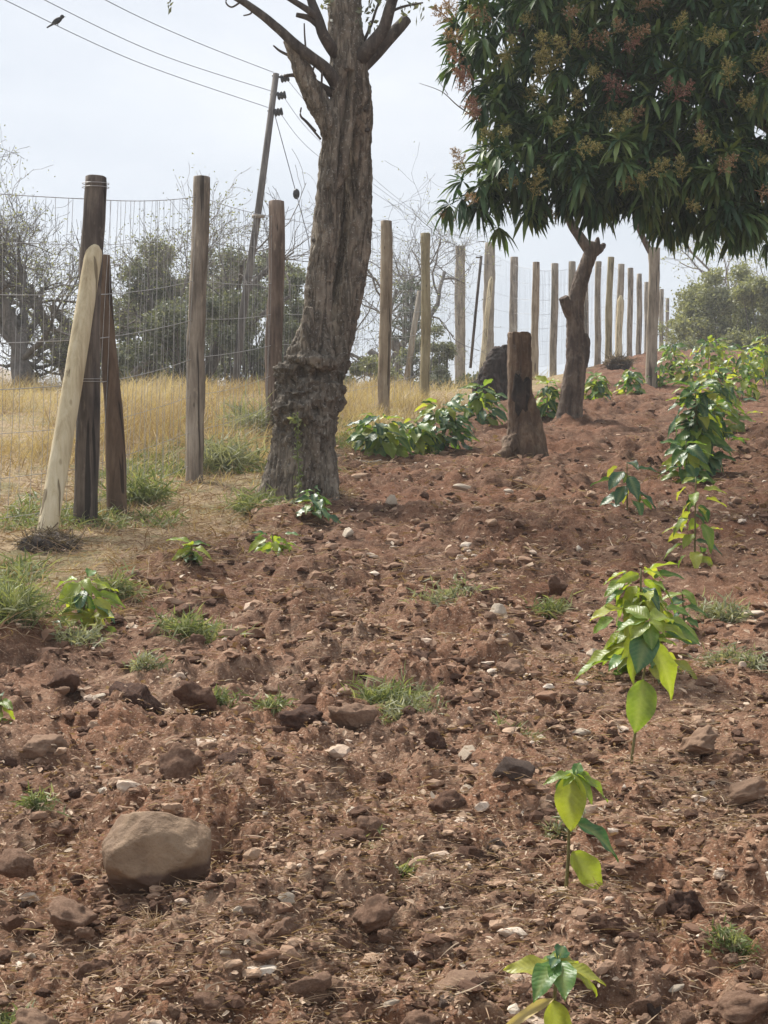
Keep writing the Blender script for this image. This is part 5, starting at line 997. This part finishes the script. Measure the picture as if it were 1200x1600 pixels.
bg_tree('pale_tree', 1085, 540, 52, 345, 44, (4, 4, 3, 3), 'thin pale leaved tree rising behind the olive bush', M_TWIG, M_BUSHPALE, 4, .09, .16, .12, .32, .4, .15, .7, 2, tone=(.4, 1))
bush(1110, 520, 41, 120, 45, 'low scrub on the crest above the coffee row', M_BUSHPALE, 4000, .07, (0, .7), low=.0)

# ------------------------------------------------------------------ power pole, lines, bird
UY = 24.4
pole = thing('power_pole', W(362, 640, UY), 'slim leaning grey power pole behind the third fence post', 'power pole')
MB().tube(np.array([W(360, 670, UY), W(378, 500, UY), W(405, 320, UY), W(431.5, 115, UY)]), [6.6 / F * UY, 6.2 / F * UY, 5.6 / F * UY, 4.8 / F * UY], 14).build('pole', WOODS['pole'], pole)
def insulator(px, py):
    p = W(px, py, UY); m = MB(); z = np.linspace(-.07, .07, 13); rr = .045 + .022 * np.abs(np.sin(np.linspace(0, 9.4, 13))); m.tube(np.stack([p[0] + z, p[1] + 0 * z, p[2] + z * .2], 1), rr, 10); m.build('insulator', M_BLACK, pole)
INS = [(445, 122, 431, 118), (440, 149, 428, 147), (435, 175, 424, 173)]
for a, b_, c, d_ in INS:
    insulator(a, b_); MB().tube(np.array([W(a, b_, UY), W(c - 6, d_, UY)]), .016, 6).build('bracket', M_BLACK, pole)
MB().tube(np.array([W(395, 338, UY - .02), W(405, 338, UY - .12), W(412, 338, UY - .02)]), .03, 6).build('clamp', WOODS['grey'], pole)
LN = [[(427, 113), (300, 63), (165, 0), (-60, -130)], [(423, 142), (250, 85), (70, 0), (-120, -105)], [(419, 168), (215, 97), (8, 0), (-150, -85)]]
for k, (q, lab) in enumerate(zip(LN, ('highest of the three power lines running up left from the pole', 'middle power line running up left from the pole', 'lowest power line up left from the pole, with the bird on it'))):
    dep = [UY, UY - 3.5, UY - 7, UY - 11]; P = spline([W(x, y, dd) for (x, y), dd in zip(q, dep)], 50)
    o = MB().tube(P, .0048, 5, False).build('power_line', M_LINE); tag(o, lab, 'power line', 'power lines at the leaning pole')
for k, (q, lab) in enumerate(zip([[(447, 122), (500, 185), (590, 284), (700, 370)], [(442, 150), (497, 218), (600, 300), (720, 385)], [(437, 176), (495, 242), (610, 318), (730, 400)]], ('upper power line sagging right from the pole behind the old tree', 'middle power line sagging right from the pole behind the old tree', 'lower power line sagging right from the pole behind the old tree'))):
    P = spline([W(x, y, dd) for (x, y), dd in zip(q, (UY, UY + 5, UY + 13, UY + 24))], 40); o = MB().tube(P, .0042, 5, False).build('power_line', M_LINE); tag(o, lab, 'power line', 'power lines at the leaning pole')
stay = thing('stay_wire', W(480, 400, UY), 'stay wire with a dark insulator slanting from the pole to the ground', 'stay wire')
MB().tube(np.array([W(430, 182, UY), W(463, 303, UY - .6), W(481, 370, UY - 1), W(520, 640, UY - 1.6)]), .007, 5, False).build('cable', M_LINE, stay)
v, f = ico(2); MB().add(v * np.array([.055, .055, .085]) + W(463, 303, UY - .6), f).build('insulator', M_BLACK, stay)
sp2 = thing('strut_pole', W(635, 620, 27), 'pale thin slanted pole with a dark foot between the fourth and fifth posts', 'pole')
MB().tube(np.array([W(636, 590, 27), W(646, 520, 27), W(656, 455, 27)]), [.055, .05, .045], 10).build('shaft', WOODS['grey'], sp2); MB().tube(np.array([W(632, 625, 27), W(636, 589, 27)]), .06, 10).build('foot', WOODS['black'], sp2)
dp = thing('dark_stay_pole', W(737, 560, 26), 'thin dark slanted stay pole left of the pale middle brace', 'pole')
MB().tube(np.array([W(735, 575, 26), W(744, 480, 26), W(752, 400, 26)]), .024, 8).build('shaft', WOODS['black'], dp); MB().tube(np.array([W(752, 402, 26), W(744, 402, 25.9)]), .012, 6).build('hook', WOODS['black'], dp)
# bird on the lowest line
bY = UY - 17 * .62
def bird():
    # nearest point of the lowest line to the photo pixel
    q = LN[2]; dep = [UY, UY - 3.5, UY - 7, UY - 11]; P = spline([W(x, y, dd) for (x, y), dd in zip(q, dep)], 400); sx = P[:, 0] / P[:, 1] * F + 600; p = P[np.argmin(abs(sx - 91))]
    t = thing('bird', p, 'small dark bird perched on the lowest power line', 'bird'); bodies = MB()
    c = p + np.array([0, 0, .055]); ts = np.linspace(0, 1, 12); bodies.tube(np.stack([c[0] - .075 + .13 * ts, c[1] + 0 * ts, c[2] - .03 + .085 * ts], 1), .002 + .034 * np.sin(np.pi * np.clip(ts * .93 + .05, 0, 1)) ** .7, 12)
    v, f = ico(2); bodies.add(v * .026 + c + [.05, 0, .062], f); bodies.build('body', M_BIRD, t)
    MB().tube(np.array([c + [-.05, 0, -.02], c + [-.10, 0, -.05], c + [-.14, 0, -.075]]), [.014, .012, .008], 6).build('tail', M_BIRD, t)
    MB().tube(np.array([c + [.072, 0, .062], c + [.095, 0, .058]]), [.007, .001], 6).build('beak', M_BLACK, t)
    for s in (-1, 1): MB().tube(np.array([c + [-.005, .012 * s, -.005], p + [-.002, .010 * s, .0]]), .003, 5).build('leg', M_BLACK, t)
bird()
